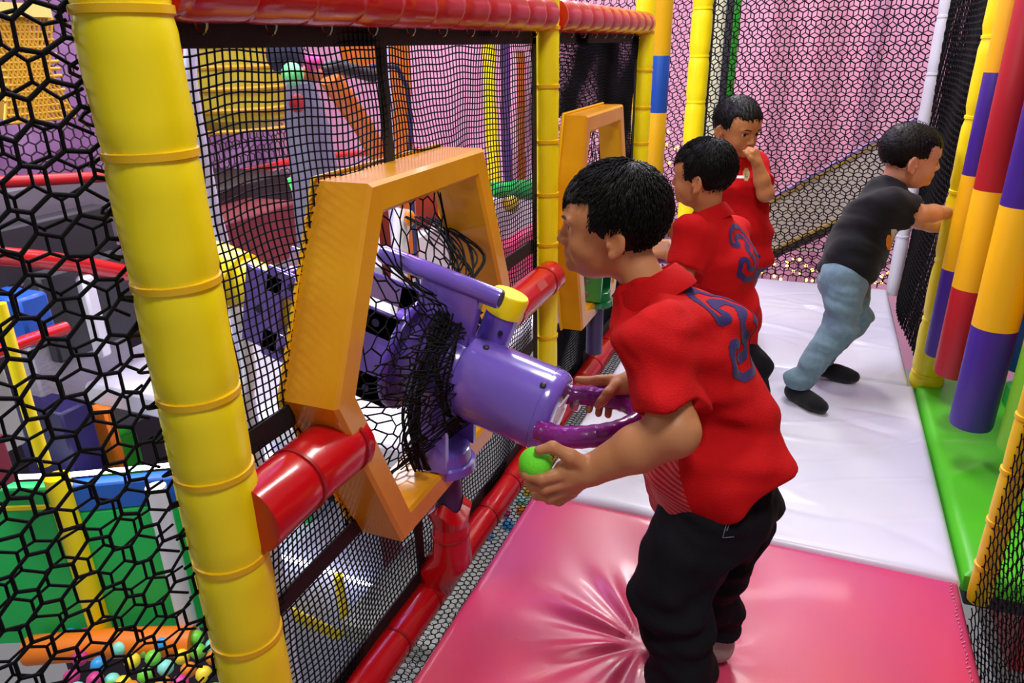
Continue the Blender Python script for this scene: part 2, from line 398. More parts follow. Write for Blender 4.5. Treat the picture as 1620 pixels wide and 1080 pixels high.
# ---------------------------------------------------------------- fence nets with orange frames
HEX1 = [(.920, .895), (1.331, .895), (1.455, .585), (1.331, .250), (.925, .250), (.777, .590)]
def scale_poly(poly, d):
    cx = sum(p_[0] for p_ in poly)/6; cy = sum(p_[1] for p_ in poly)/6
    out = []
    k = len(poly)
    for i in range(k):      # inset each corner along its bisector
        a, b, c = [np.array(poly[(i+q) % k]) for q in (-1, 0, 1)]
        u = (b-a)/np.linalg.norm(b-a); v = (c-b)/np.linalg.norm(c-b)
        n1 = np.array([u[1], -u[0]]); n2 = np.array([v[1], -v[0]])
        if n1@(np.array([cx, cy])-b) < 0: n1, n2 = -n1, -n2
        bis = (n1+n2)/np.linalg.norm(n1+n2); out.append(tuple(b+bis*d/(bis@n1)))
    return out
def hex_frame(label, poly, xf=-.598, xb=-.705, w=.050, parts_dark=None):
    cy = sum(p_[0] for p_ in poly)/6
    t = thing('foam_window', label, 'frame', (-.65, cy, poly[3][1]))
    inn = scale_poly(poly, w); b = .006
    of, inf = scale_poly(poly, b), scale_poly(inn, -b); V = []; F = []
    loops = [(poly, xb), (poly, xf-b), (of, xf), (inf, xf), (inn, xf-b), (inn, xb)]
    for L_, x in loops: V += [(x, p_[0], p_[1]) for p_ in L_]
    for i in range(6):
        for q in range(6):
            F.append((i*6+q, i*6+(q+1) % 6, ((i+1) % 6)*6+(q+1) % 6, ((i+1) % 6)*6+q))
    B = MB(); B.add(V, F); B.build('foam_hexagon', ORG, t, angle=25)
    B = MB(); pb = scale_poly(poly, -.003)
    B.tube([(xb+.006, p_[0], p_[1]) for p_ in pb], .004, 6, closed=True); B.build('rear_piping', YEL2, t)
    return t
hex_frame('large orange six-sided foam frame that the purple cannon pokes through', HEX1)
HEX2 = [(y+(1.12, 1.125, 1.115, 1.11, 1.115, 1.17)[i], z) for i, (y, z) in enumerate(HEX1)]
hex_frame('smaller-looking far orange six-sided frame in the second net bay', HEX2, xb=-.675)
def wob(x0, amp=.008):
    def fn(u, v):
        w = amp*(np.sin(u*9+v*5)+.6*np.sin(u*17-v*11+1))
        uu = u+.0035*np.sin(v*21+u*6)+.0025*np.sin(v*43+u*15); vv = v+.0035*np.sin(u*19+v*5)+.002*np.sin(u*47+v*9)
        return np.stack([x0+w, uu, vv], -1)
    return fn
def net_bay(label, y0, y1, z0, z1, hexp, cell, straps_v, straps_h, cr):
    t = thing('net_panel', label, 'net', (-.69, y0, z0))
    A, B = square_net(y0, y1, z0, z1, cell, wob(-.693), hole=hexp)
    V, F = segs_mesh(A, B, cr); np_mesh('mesh_netting', V, F, CORDB, t)
    b = MB(); w = .036; c = (-.688)
    rim = []
    for ya, yb, za, zb_ in ((y0-.004, y1+.004, z1-w*.7, z1+.012), (y0-.004, y1+.004, z0-.01, z0+w), (y0-.006, y0+w*.75, z0, z1), (y1-w*.6, y1+.006, z0, z1)):
        b.box((c, (ya+yb)/2, (za+zb_)/2), (.004, yb-ya, zb_-za))
    b.build('webbing_border', BLK, t, smooth=False)
    for yv, za, zb_ in straps_v: MB().box((c-.001, yv, (za+zb_)/2), (.004, .030, zb_-za)).build('webbing_strap', BLK, t, smooth=False)
    for zh, ya, yb in straps_h: MB().box((c-.001, (ya+yb)/2, zh), (.004, yb-ya, .036)).build('webbing_strap', BLK, t, smooth=False)
    k = int((y1-y0)/.11)
    for i in range(k):
        y = y0+.06+i*(y1-y0-.1)/max(1, k-1)
        a = np.linspace(0, 2*math.pi, 13)[:-1]
        MB().tube([(-.675+.009*math.cos(q), y, z1+.004+.014*math.sin(q)) for q in a], .0016, 5, closed=True).build('shackle', STEEL, t)
    return t
net_bay('near black fine-mesh net panel around the large orange frame', .655, 1.862, -.02, 1.108, scale_poly(HEX1, .01), .0126, [(1.125, .895, 1.1), (1.125, -.0, .25)], [(.565, .66, .79), (.565, 1.45, 1.86), (.27, .66, .93), (.27, 1.33, 1.86)], .00155)
net_bay('far black fine-mesh net panel around the smaller-looking orange frame', 1.938, 3.008, -.0, 1.108, scale_poly(HEX2, .01), .0100, [], [(.585, 1.94, 1.86+.0+.0+.02)], .0019)
# hexagonal-mesh side nets
def hexpanel(name, label, u0, u1, v0, v1, cell, r, fn1, fn2, m_=CORDB, jit=.002, hole=None):
    A1, B1 = hex_net(u0, u1, v0, v1, cell, fn1, jit=jit, hole=hole)
    A2, B2 = hex_net(u0, u1, v0, v1, cell, fn2, off=(cell*.5, cell*.31), jit=jit, hole=hole)
    t = thing(name, label, 'net', tuple(fn1(np.array([u0]), np.array([v0]))[0]))
    V, F = segs_mesh(A1, B1, r, 4); np_mesh('knotted_netting', V, F, m_, t)
    V, F = segs_mesh(A2, B2, r*.8, 4); np_mesh('backing_netting', V, F, m_, t)
    return t
fx = lambda x0, a=.01: (lambda u, v: np.stack([x0+a*np.sin(u*7+v*4), u, v], -1))
hexpanel('safety_net', 'wide-holed black knotted net left of the thick yellow post', .02, .578, -.55, 1.5, .040, .0026, lambda u, v: np.stack([-.70-.30*(.578-u)+.008*np.sin(u*11+v*6), u, v-.25*(.578-u)], -1), lambda u, v: np.stack([-.735-.32*(.578-u)+.012*np.sin(u*6+v*3+1), u, v+.2*(.578-u)], -1), jit=.002)
fy = lambda y0, a=.01: (lambda u, v: np.stack([u, y0+a*np.sin(u*5+v*4), v], -1))
ft = hexpanel('end_net', 'black hexagon-mesh net closing the far end of the white mats', -.50, .415, -.0, 1.5, .040, .0026, fy(3.67), fy(3.70))
fx2 = hexpanel('safety_net', 'dense dark net on the right beyond the tall yellow post', 2.62, 3.66, -.05, 1.6, .024, .0022, fx(.445, .012), fx(.48, .015), jit=.003)
hexpanel('safety_net', 'black knotted net at the lower right beside the pink mat', .55, 1.48, -.5, .9, .027, .0014, fx(.44), fx(.462), jit=.002)
hexpanel('safety_net', 'black net behind the striped pole, left of the far corner post', -1.55, -.66, -.3, 1.6, .045, .0026, fy(4.5), fy(4.54))
# ---------------------------------------------------------------- orange frame's loose net gathered on the cannon
def gathered_net(label, hexp, cpt, cr, x1, seed, sag):
    t = thing('tunnel_net', label, 'net', (-.69, cpt[0], cpt[1]))
    inn = scale_poly(hexp, .05); k = len(inn); P = []
    per = []
    for i in range(k):
        a, b = np.array(inn[i]), np.array(inn[(i+1) % k]); m_ = int(np.linalg.norm(b-a)/.004)
        per += [a+(b-a)*q/m_ for q in range(m_)]
    per = np.array(per); N = len(per)
    q = np.random.default_rng(seed)
    def fn(u, v):       # u runs round the opening (0..1), v from the frame (0) to the throat (1)
        i = (u*N).astype(int) % N; o = per[i]; d = o-np.array(cpt); ang = np.arctan2(d[:, 1], d[:, 0])
        rr = cr*(1+.10*np.sin(ang*5+seed)+.06*np.sin(ang*11)); c = np.array(cpt)[None]+np.stack([np.cos(ang), np.sin(ang)], -1)*rr[:, None]
        w = v**.75; yz = o*(1-w[:, None])+c*w[:, None]
        fold = .022*np.sin(math.pi*np.clip(v, 0, 1))*np.sin(ang*5+seed+v*4)+.006*np.sin(u*60+v*17)*v
        drop = sag*np.sin(math.pi*np.clip(v, 0, 1))
        return np.stack([-.685+(x1+.685)*v**1.5+fold*.7, yz[:, 0]+fold*.7, yz[:, 1]-drop+fold*.4], -1)
    A, B = hex_net(0, 1.75, 0, .27, .037, lambda u, v: fn(u/1.75, v/.27), jit=.006)
    V, F = segs_mesh(A, B, .0017, 4); np_mesh('loose_netting', V, F, CORD, t)
    A, B = hex_net(0, 1.75, .13, .27, .034, lambda u, v: fn(u/1.7501, v/.27)+np.array([.008, .004, 0]), jit=.010)
    V, F = segs_mesh(A, B, .0014, 4); np_mesh('gathered_folds', V, F, CORD, t)
    ro = MB(); a = np.linspace(0, 2*math.pi, 73)[:-1]
    for s_ in range(5):
        ro.tube([(x1-.004*s_+.008*math.sin(3*q_+s_), cpt[0]+(cr+.004*(s_ % 3)+.006*math.sin(5*q_+s_*2))*math.cos(q_), cpt[1]+(cr+.003*s_+.005*math.sin(4*q_+s_))*math.sin(q_)) for q_ in a], .0024, 5, closed=True)
    ro.build('drawn_rope', CORD, t)
    return t
# ---------------------------------------------------------------- cannons
def cannon(name, label, face, tilt, L_, r, body, trim, handle, barrelm, capm, mirror=1, full=True, logo=True):
    face = np.array(face, float); d = np.array([-math.cos(tilt), 0, math.sin(tilt)]); up = np.array([math.sin(tilt), 0, math.cos(tilt)]); sd = np.array([0, 1., 0])
    t = thing(name, label, 'toy cannon', (face[0]-.25, face[1], .02))
    P = lambda a, u=0, s=0: face+d*a+up*u+sd*s
    # body shell
    prof = [(0, r*.80), (.003, r*.90), (.010, r*.965), (.020, r), (.028, r), (.0285, r*.988), (.030, r*.988), (.0305, r*1.0), (L_*.5, r*1.0), (L_-.02, r*1.0), (L_, r*.99), (L_+.004, r*.93), (L_+.010, r*.955), (L_+.10, r*1.0), (L_+.16, r*1.0)]
    MB().lathe(P(0), d, prof, 48).build('barrel_shell', body, t)
    fl = MB().lathe(P(L_+.11), d, [(0, r*1.0), (.0, r*1.42), (.003, r*1.45), (.014, r*1.45), (.017, r*1.42), (.017, r*1.0)], 48).build('flange_ring', trim, t); sub(fl)
    for i in range(14):
        a = 2*math.pi*i/14; u, s_ = r*1.25*math.cos(a), r*1.25*math.sin(a)
        MB().lathe(P(L_+.112, u, s_), -d, [(0, .007), (.002, .007), (.004, .004)], 10).build('bolt', STEEL, fl)
    # end plate with its emblem
    ep = MB().lathe(P(-.001), d, [(0, r*.70), (.002, r*.78), (.004, r*.78)], 40).build('end_plate', mat('chrome_plate', 'B8B8C4', .12, metal=.8), t); sub(ep)
    if logo:
        z = MB(); zz = [(-.30, .38), (.34, .30), (-.02, .02), (.30, -.02), (-.36, -.44), (-.06, -.08), (-.34, -.06)]
        v = [P(-.003, b*r*1.1, a*r*1.3) for a, b in zz]+[P(-.001, b*r*1.1, a*r*1.3) for a, b in zz]
        z.add(v, [tuple(range(7)), tuple(range(13, 6, -1))]+[(i, (i+1) % 7, 7+(i+1) % 7, 7+i) for i in range(7)]); z.build('bolt_emblem', mat('white_print', 'F0F0F0', .4), ep)
    for a_, s_ in ((.035, -.35), (.035, .9), (L_-.03, .5)):
        u = r*math.cos(s_*1.0); MB().lathe(P(a_, r*.99*math.cos(s_-.35), -r*.99*math.sin(s_+.35) if False else -r*.99*math.sin(s_-.35+.0)), up*math.cos(s_-.35)-sd*math.sin(s_-.35), [(0, .006), (.003, .006), (.005, .003)], 12).build('rubber_plug', RUB, t)
    # handle: a D-shaped tube in the horizontal plane through the axis
    hw = r*1.02; hu = .40; pts = [P(.012, .0, -hw*.9), P(-.03, .03*hu, -hw*1.04), P(-.075, .075*hu, -hw*.95), P(-.120, .12*hu, -hw*.60), P(-.142, .142*hu, 0), P(-.120, .12*hu, hw*.60), P(-.075, .075*hu, hw*.95), P(-.03, .03*hu, hw*1.04), P(.012, .0, hw*.9)]
    Q = np.array(pts); k = 8; cr = []
    for i in range(len(Q)-1):
        p0, p1, p2, p3 = Q[max(i-1, 0)], Q[i], Q[i+1], Q[min(i+2, len(Q)-1)]
        for j in range(k):
            s_ = j/k; cr.append(.5*((2*p1)+(-p0+p2)*s_+(2*p0-5*p1+4*p2-p3)*s_**2+(-p0+3*p1-3*p2+p3)*s_**3))
    cr.append(Q[-1]); nn = len(cr)
    hd = MB().tube(cr, [.0200*(1+.03*math.sin(i*1.9)) for i in range(nn)], 16).build('handle', handle, t); sub(hd)
    MB().lathe(P(-.022, -.004, hw), d, [(0, .0205), (.004, .023), (.014, .023), (.018, .0205)], 16).build('clamp', STEEL, hd)
    # yoke: two plates and a collar on a short stem
    cx = P(L_+.055); zb_ = cx[2]-r-.140
    for s_ in (-1, 1):
        y = cx[1]+s_*(r*.80); pl = MB()
        pl.prism([(cx[0]-.038, zb_+.02), (cx[0]+.034, zb_+.02), (cx[0]+.042, cx[2]-r*.5), (cx[0]+.03, cx[2]+.02), (cx[0]-.03, cx[2]+.02), (cx[0]-.042, cx[2]-r*.5)], 1, y-.006, y+.006)
        yk = pl.build('yoke_plate', body, t, angle=30); sub(yk)
        for bz in (zb_+.045, zb_+.085): MB().lathe((cx[0]-.012, y+s_*.005, bz), (0, s_, 0), [(0, .0085), (.003, .0085), (.005, .006)], 14).build('bolt', mat('dull_bolt', '6E6478', .4, metal=.6), yk)
    MB().lathe((cx[0], cx[1], zb_-.012), (0, 0, 1), [(0, .054), (.004, .060), (.022, .060), (.024, .052), (.05, .050), (.052, .046)], 36).build('collar', body, t)
    MB().lathe((cx[0], cx[1], .10), (0, 0, 1), [(0, .028), (zb_-.10, .028)], 24).build('stem', mat('dark_violet_metal', '3A2C58', .4), t)  # stem in one even dark violet
    # sight tube on top and feed hopper
    u0 = r*2.25
    ro = r*.36; st = MB(); x_, y_, z_ = frame(d)
    st.lathe(P(L_-.035, u0, -.01), d, [(0, .0175), (.005, .0185), (.24, .0185), (.25, .015)], 24); st.build('sight_tube', body, t)
    MB().lathe(P(L_-.036, u0, -.01), d, [(0, .0140), (.003, .0145)], 20).build('bore_shade_disc', mat('painted_bore_shade', '2A2050', .6), t)  # dark disc on the closed tube end imitates the shade inside
    MB().box(P(L_+.06, r*1.5, -.01), (.12, .03, r*1.4), R=np.array([d, sd, up]), bev=.004).build('sight_bracket', body, t)
    hx = np.array([.35, .15, .92]); hx /= np.linalg.norm(hx)
    hop = MB().lathe(P(L_-.015, r*.6, .055), hx, [(0, .034), (.075, .034)], 28).build('hopper', body, t)
    sub(hop)
    MB().lathe(P(L_-.015, r*.6, .055)+hx*.073, hx, [(0, .0355), (.001, .037), (.040, .037), (.044, .034)], 28).build('hopper_cap', capm, hop)
    MB().lathe(P(L_-.015, r*.6, .055)+hx*.05+np.array([.015, -.030, -.006]), (.45, -.89, 0), [(0, .005), (.004, .005)], 12).build('rubber_plug', RUB, hop)
    if full:  # firing barrel beyond the fence: yellow tube held in a perforated shroud
        MB().lathe(P(L_+.12), d, [(0, .052), (.40, .052), (.56, .050), (.565, .042)], 32).build('firing_tube', barrelm, t)
        b = MB()
        for s_ in (-1, 1):
            yy = cx[1]+s_*.068
            for (a0, a1, u1, u2) in ((L_+.12, L_+.42, -.10, -.035), (L_+.12, L_+.42, .045, .10), (L_+.38, L_+.47, -.085, .085), (L_+.12, L_+.20, -.1, .1)):
                c = P((a0+a1)/2, (u1+u2)/2); c[1] = yy
                b.box(c, (a1-a0, .010, u2-u1), R=np.array([d, sd, up]), bev=.003)
        sh = b.build('shroud', body, t); sub(sh)
        for s_ in (-1, 1):
            for a_, u_ in ((.17, .075), (.27, .075), (.36, .075), (.17, -.07), (.28, -.07), (.37, -.07), (.43, 0)):
                c = P(L_+a_, u_); c[1] = cx[1]+s_*.0735; MB().lathe(c, (0, s_, 0), [(0, .008), (.002, .008)], 12).build('bolt', mat('bolt_hole', '241A4A', .5), sh)
        MB().lathe(P(L_+.40), d, [(0, .055), (.004, .075), (.02, .075), (.024, .055)], 32).build('shroud_ring', body, t)
        MB().lathe(P(L_+.53), d, [(0, .052), (.003, .060), (.085, .060), (.09, .050)], 32).build('muzzle', barrelm, t)
    return t, P, cx
ct, CP, CC = cannon('air_cannon', 'shiny purple toy air cannon with plum loop handle poking through the large orange frame', (-.379, 1.145, .442), math.radians(15), .195, .0805, PUR, PUR2, HND, YEL, YEL)
tn = gathered_net('loose black net tunnel gathered round the purple cannon', HEX1, (CC[1], CC[2]), .098, -.560, 2, .03)
bun = MB(); qr = np.random.default_rng(5)
path = [(668, 345, 1.56), (700, 372, 1.52), (735, 405, 1.46), (738, 440, 1.41), (708, 480, 1.36), (690, 530, 1.335), (668, 590, 1.325), (655, 650, 1.33), (650, 700, 1.36), (668, 752, 1.42)]
for i in range(15):
    o_ = qr.uniform(-17, 17); pp = []; ph = qr.uniform(0, 6)
    for k_, (a_, b_, c_) in enumerate(path):
        s_ = 1.5 if k_ < 4 else .8
        pp.append(atd(a_+(o_+10*math.sin(k_*1.7+ph))*s_, b_+3*math.sin(k_+ph*2), c_+.004*math.sin(k_*2.1+ph)-.001*i))
    Q = np.array(pp); cr = []
    for j in range(len(Q)-1):
        p0, p1, p2, p3 = Q[max(j-1, 0)], Q[j], Q[j+1], Q[min(j+2, len(Q)-1)]
        for s_ in (0, .25, .5, .75): cr.append(.5*((2*p1)+(-p0+p2)*s_+(2*p0-5*p1+4*p2-p3)*s_**2+(-p0+3*p1-3*p2+p3)*s_**3))
    bun.tube(cr, .0019, 5)
bun.build('bunched_cords', CORD, tn)
ct2, CP2, CC2 = cannon('air_cannon', 'green toy air cannon in the far orange frame, held by the second boy', (-.40, 2.23, .47), math.radians(8), .16, .075, mat('green_fibreglass', '0E7A3A', .25, coat=.4), GRN2, HND, YEL, YEL, full=False, logo=False)
fc = MB().sphere(CP2(.03, .055, -.05), (.03, .014, .03)); fc.build('face_patch', mat('white_paint', 'E8E8E0', .4), ct2)
gathered_net('loose black net bunched inside the far orange frame', HEX2, (CC2[1], CC2[2]), .09, -.62, 4, .02)
# red pivot sleeves that carry the cannons
def pivot(label, cx, top):
    t = thing('pivot_sleeve', label, 'pivot', (cx[0], cx[1], -.05))
    B = MB(); x, y = cx[0], cx[1]
    B.tube([(-.665, y, -.045), (-.655, y, -.0), (x, y, .05), (x, y, top)], [.040, .046, .044, .037], 24); B.build('foam_sleeve', RED, t)
    MB().tube([(x+.039*math.cos(a), y+.039*math.sin(a), top-.035+.006*math.sin(a)) for a in np.linspace(0, 6.283, 25)[:-1]], .004, 6, closed=True).build('cable_tie', REDTIE, t)
    B = MB(); fr = []
    n = 24; V = []; F = []
    for k, rr in ((0, .038), (1, .048), (2, .030)):
        for i in range(n):
            a = 2*math.pi*i/n; h = [0, .035+.014*math.sin(3*a+.6), .052+.012*math.sin(3*a)][k]; V.append((x+rr*math.cos(a), y+rr*math.sin(a), top-.012+h))
    for k in range(2):
        for i in range(n): F.append((k*n+i, k*n+(i+1) % n, (k+1)*n+(i+1) % n, (k+1)*n+i))
    B.add(V, F); B.build('torn_flap', RED, t)
pivot('red padded pivot sleeve joining the bottom rail to the purple cannon', CC, .150)
# ---------------------------------------------------------------- hanging rollers on the right
def roller(label, x, y, r, zs, mats_, z1=1.7):
    t = thing('padded_roller', label, 'roller', (x, y, zs[0]), 'hanging rollers beside the green mat'); ed = list(zs)+[z1]
    for i, m_ in enumerate(mats_):
        a, b = ed[i], ed[i+1]
        pr = [(0, r*.80 if i == 0 else r), (.004 if i == 0 else .001, r*.95 if i == 0 else r), (.014, r), ((b-a)-.001, r), (b-a, r*.995)]
        MB().lathe((x, y, a), (0, 0, 1), pr, 36).build('vinyl_band', m_, t)
    return t
def zat(px, py, y): return float(at(px, py, 1, y)[2])
R1Q = at(1468, 560, 1, 2.42)
roller('padded roller banded purple and yellow, leftmost of the hanging ones', .450, 2.46, .044, [zat(1468, 567, 2.42), zat(1505, 430, 2.42), zat(1550, 280, 2.42), zat(1590, 115, 2.42)], [PURV, YEL2, PURV, YEL2])
roller('padded roller banded dark red and yellow, between two purple-and-yellow ones', .468, 2.30, .054, [zat(1500, 592, 2.3), zat(1540, 455, 2.3), zat(1580, 300, 2.3)], [REDV, YEL2, REDV])
roller('padded roller banded purple and yellow, the one hanging lowest and nearest in front', .485, 2.06, .052, [zat(1525, 672, 2.06), zat(1560, 515, 2.06), zat(1610, 325, 2.06)], [PURV, YEL2, PURV])
roller('padded blue roller mostly hidden behind the yellow and purple ones', .73, 2.68, .052, [.05, .44], [BLUE, YEL2])
roller('padded roller lime green below and yellow above at the right picture edge', .575, 1.98, .042, [zat(1578, 708, 1.98), zat(1605, 545, 1.98), .62], [LIME, YEL2, BLUE])
roller('padded roller blue below and dark red above at the upper right picture edge', .62, 2.32, .050, [.36, .8], [BLUE, REDV])
# striped pole beyond the fence
def pole(label, x, y, r, zs, mats_, z1, name='striped_pole'):
    t = thing(name, label, 'pole', (x, y, zs[0])); ed = list(zs)+[z1]
    for i, m_ in enumerate(mats_): MB().lathe((x, y, ed[i]), (0, 0, 1), [(0, r*.98), (.003, r), (ed[i+1]-ed[i]-.003, r), (ed[i+1]-ed[i], r*.98)], 28).build('vinyl_band', m_, t)
    return t
q = at(1048, 60, 1, 4.3)
pole('blue and yellow banded padded pole beyond the third fence post', float(q[0]), 4.3, .048, [-1.0, zat(1040, 275, 4.3)-.35, zat(1040, 275, 4.3), zat(1040, 178, 4.3), zat(1045, 88, 4.3)], [YEL2, BLUE, YEL2, BLUE, YEL2], 1.9)
q = at(1048, 60, 1, 4.3)
# ---------------------------------------------------------------- far end beyond the net
PINKW = mat('pink_wall_paint', 'F0B0CC', .7, col2='E4A0C4', vscale=1.2)
st = MB().box((-1.55, 7.2, .3), (10, .1, 4.2)).build('wall_far', PINKW, smooth=False); struct(st)
for i, (x, w, m_) in enumerate(((-.35, .10, 'C88AA4'), (.02, .16, 'CE8CA8'), (.35, .08, 'C98CAE'))):
    o = MB().box((x, 7.09, .4), (w, .12, 4.0)).build('trim_%d' % (i+1), mat('pilaster_%d' % i, m_, .7), smooth=False); struct(o)
# dark, white and green uprights right of the corner post
def upright(name, label, pxm, y, w, m_, z0=-.9, z1=1.9, th=.05):
    x = float(at(pxm[0], pxm[1], 1, y)[0]); o = MB().box((x, y, (z0+z1)/2), (w, th, z1-z0), bev=.006).build(name, m_)
    tag(o, label, 'upright'); return o
upright('padded_upright', 'black upright strip just right of the far left corner post', (1112, 100), 3.82, .075, DGREY)
upright('padded_upright', 'cream upright strip seen through the end net, left of a black one', (1136, 100), 4.2, .085, mat('cream_vinyl', 'EDEEC8', .5))
upright('padded_upright', 'black upright strip between the cream and the green ones', (1153, 60), 4.1, .045, DGREY)
upright('padded_upright', 'thin green upright strip above the head of the boy touching his nose', (1163, 60), 4.05, .030, GRN, z0=.45)
# the slide beyond the end net
t = thing('slide', 'cream slide with purple and yellow edge falling to the left behind the end net', 'slide', (0, 5, -.5))
Y0, Y1 = 4.6, 5.1
a0, a1 = at(1170, 345, 1, Y0), at(1480, 175, 1, Y0); b0, b1 = at(1170, 425, 1, Y0), at(1480, 285, 1, Y0)
def slab(p, q_, th, y0, y1): return [(p[0], p[2]), (q_[0], q_[2]), (q_[0], q_[2]-th), (p[0], p[2]-th)]
B = MB(); B.prism([(a0[0], a0[2]), (a1[0], a1[2]), (b1[0], b1[2]), (b0[0], b0[2])], 1, Y0+.012, Y0+.06); B.build('side_panel', mat('cream_panel', 'EDE4D6', .5, col2='D2C8DC', vscale=2), t)
B = MB(); B.prism(slab(a0+[0, 0, .02], a1+[0, 0, .02], .022, 0, 0), 1, Y0, Y0+.07); B.build('top_edge', mat('lavender_vinyl', '8C78A8', .5), t)
B = MB(); B.prism(slab(a0, a1, .014, 0, 0), 1, Y0-.006, Y0+.01); B.build('yellow_piping', mat('mustard_vinyl', 'C6A63C', .5), t)
B = MB(); B.prism(slab(b0+[0, 0, .03], b1+[0, 0, .03], .014, 0, 0), 1, Y0-.008, Y0+.01); B.build('yellow_piping', mat('mustard_vinyl', 'C6A63C', .5), t)
B = MB(); B.prism(slab(b0+[0, 0, .015], b1+[0, 0, .015], .05, 0, 0), 1, Y0-.006, Y0+.5); B.build('lower_beam', mat('brown_vinyl', '4A3638', .6), t)
m1, m2 = b0*.5+a0*.5, b1*.5+a1*.5
B = MB(); B.prism(slab(m1, m2*.0+m1*1.0+np.array([1.2, 0, .0]), .012, 0, 0), 1, Y0+.002, Y0+.02); B.build('white_seam', mat('seam_white', 'F4F0E8', .5), t)
# small amber bulbs low behind the end net
bq = random.Random(3)
for nm, lab, n_, box_ in (('fairy_light_string', 'string of amber fairy lights glowing low behind the end net', 46, ((1195, 1425), (408, 448))), ('fairy_light_string', 'string of amber fairy lights glowing behind the striped pole', 16, ((1028, 1075), (205, 330)))):
    t = thing(nm, lab, 'fairy lights', (0, 5.2, -.2), None); pp = []
    for i in range(n_):
        px = box_[0][0]+(box_[0][1]-box_[0][0])*((i*.618) % 1 if n_ < 30 else (i/n_*2.0) % 1); py = bq.uniform(*box_[1]); p_ = at(px, py, 1, bq.uniform(5.0, 5.3)); pp.append(p_)
        MB().sphere(p_, bq.uniform(.006, .012), 8).build('bulb', GLOW, t)
    pp.sort(key=lambda p_: p_[2] if n_ < 30 else p_[0])
    MB().tube(pp, .0015, 4).build('wire', CORD, t)
# right side, lower level
t = thing('net_wall', 'dark net wall behind the rollers above the green mat', 'net', (1.0, 2.0, 0))  # cords are black; a red padded wall stands behind
A, B = hex_net(1.5, 3.6, -.1, 1.7, .035, fx(1.10)); V, F = segs_mesh(A, B, .003, 4); np_mesh('knotted_netting', V, F, CORDB, t)
o = MB().box((1.45, 2.5, .55), (.04, 2.8, 2.6), bev=.01).build('padded_wall', REDV); tag(o, 'red padded wall behind the rollers on the right', 'wall pad')
for q0, q1, x, th, m_, lb in (((1556, 690), (1592, 858), .62, .05, YEL, 'yellow padded block behind the net at the lower right'), ((1592, 600), (1640, 880), .66, .05, GRN2, 'green padded block behind the net at the lower right'), ((1535, 862), (1640, 905), .58, .10, REDV, 'dark red padded beam behind the net at the lower right corner'), ((1530, 910), (1660, 1100), .75, .1, mat('pale_mat', 'A9ADA8', .6), 'pale padded block behind the net at the bottom right corner')):
    a, b = at(q0[0], q0[1], 0, x), at(q1[0], q1[1], 0, x); y0, y1 = sorted((a[1], b[1])); z0, z1 = sorted((a[2], b[2]))
    o = MB().box((x+th/2, (y0+y1)/2, (z0+z1)/2), (th, y1-y0, z1-z0), bev=.008).build('padded_block', m_); tag(o, lb, 'block')
# ---------------------------------------------------------------- the left: structure across the gap
VIO = mat('violet_wall_paint', 'B088BC', .7, col2='86588E', vscale=2.5)
struct(MB().box((-6.0, 3.3, .5), (.1, 7.7, 4)).build('wall_left', VIO, smooth=False))
# second net wall half-way, violet knotted mesh
t = thing('net_wall', 'pale violet fine net wall across the play hall on the left', 'net', (-4.4, 3, -.5))
A, B = hex_net(.5, 6.2, -1.1, 1.7, .075, fx(-4.6, .03)); V, F = segs_mesh(A, B, .006, 3); np_mesh('knotted_netting', V, F, mat('wine_cord', '2A1022', .7), t)
def pbox(name, label, cat, q0, q1, x, th, m_, bev=.01):   # an upright box facing the fence, spanned by two pixel corners on plane x
    a, b = at(q0[0], q0[1], 0, x), at(q1[0], q1[1], 0, x)
    y0, y1 = sorted((a[1], b[1])); z0, z1 = sorted((a[2], b[2]))
    o = MB().box((x-th/2, (y0+y1)/2, (z0+z1)/2), (th, y1-y0, z1-z0), bev=bev).build(name, m_)
    return tag(o, label, cat)
def ptube(name, label, cat, pts, x, r, m_, n=14, parent=None, drop=None):
    P = [at(q_[0], q_[1], 0, q_[2] if len(q_) > 2 else x) for q_ in pts]
    if drop is not None and P[-1][2] > drop: P.append(np.array([P[-1][0], P[-1][1], drop]))
    o = MB().tube(P, r, n).build(name, m_, parent)
    return o if parent is not None else tag(o, label, cat)
# yellow lattice tower, upper left
t = thing('lattice_tower', 'yellow lattice-sided bin at the top left behind the wide-holed net', 'bin', (-2.6, 2, 0))
a, b = at(-30, 25, 0, -2.4), at(112, 185, 0, -2.4)
V1, F1 = [], []
A = []; B = []
for i in range(15):
    z = b[2]+(a[2]-b[2])*i/14; A.append((-2.4, a[1], z)); B.append((-2.4, b[1], z))
for i in range(-14, 22):
    y = a[1]+(b[1]-a[1])*i/14
    for s_ in (1, -1):
        y2 = y+s_*(a[2]-b[2])*.35
        if min(y, y2) > a[1]-.02 and max(y, y2) < b[1]+.02: A.append((-2.4, y, b[2])); B.append((-2.4, y2, a[2]))
V, F = segs_mesh(A, B, .006, 4); np_mesh('lattice', V, F, mat('mustard_wire', 'D0A020', .5), t)
MB().box((-2.62, (a[1]+b[1])/2, (a[2]+b[2])/2), (.03, b[1]-a[1], a[2]-b[2])).build('rear_panel', mat('dull_yellow', 'B08A28', .6), t)
MB().box((-2.4, (a[1]+b[1])/2, a[2]+.02), (.05, b[1]-a[1], .04)).build('rim', mat('pale_yellow', 'D8D070', .5), t)
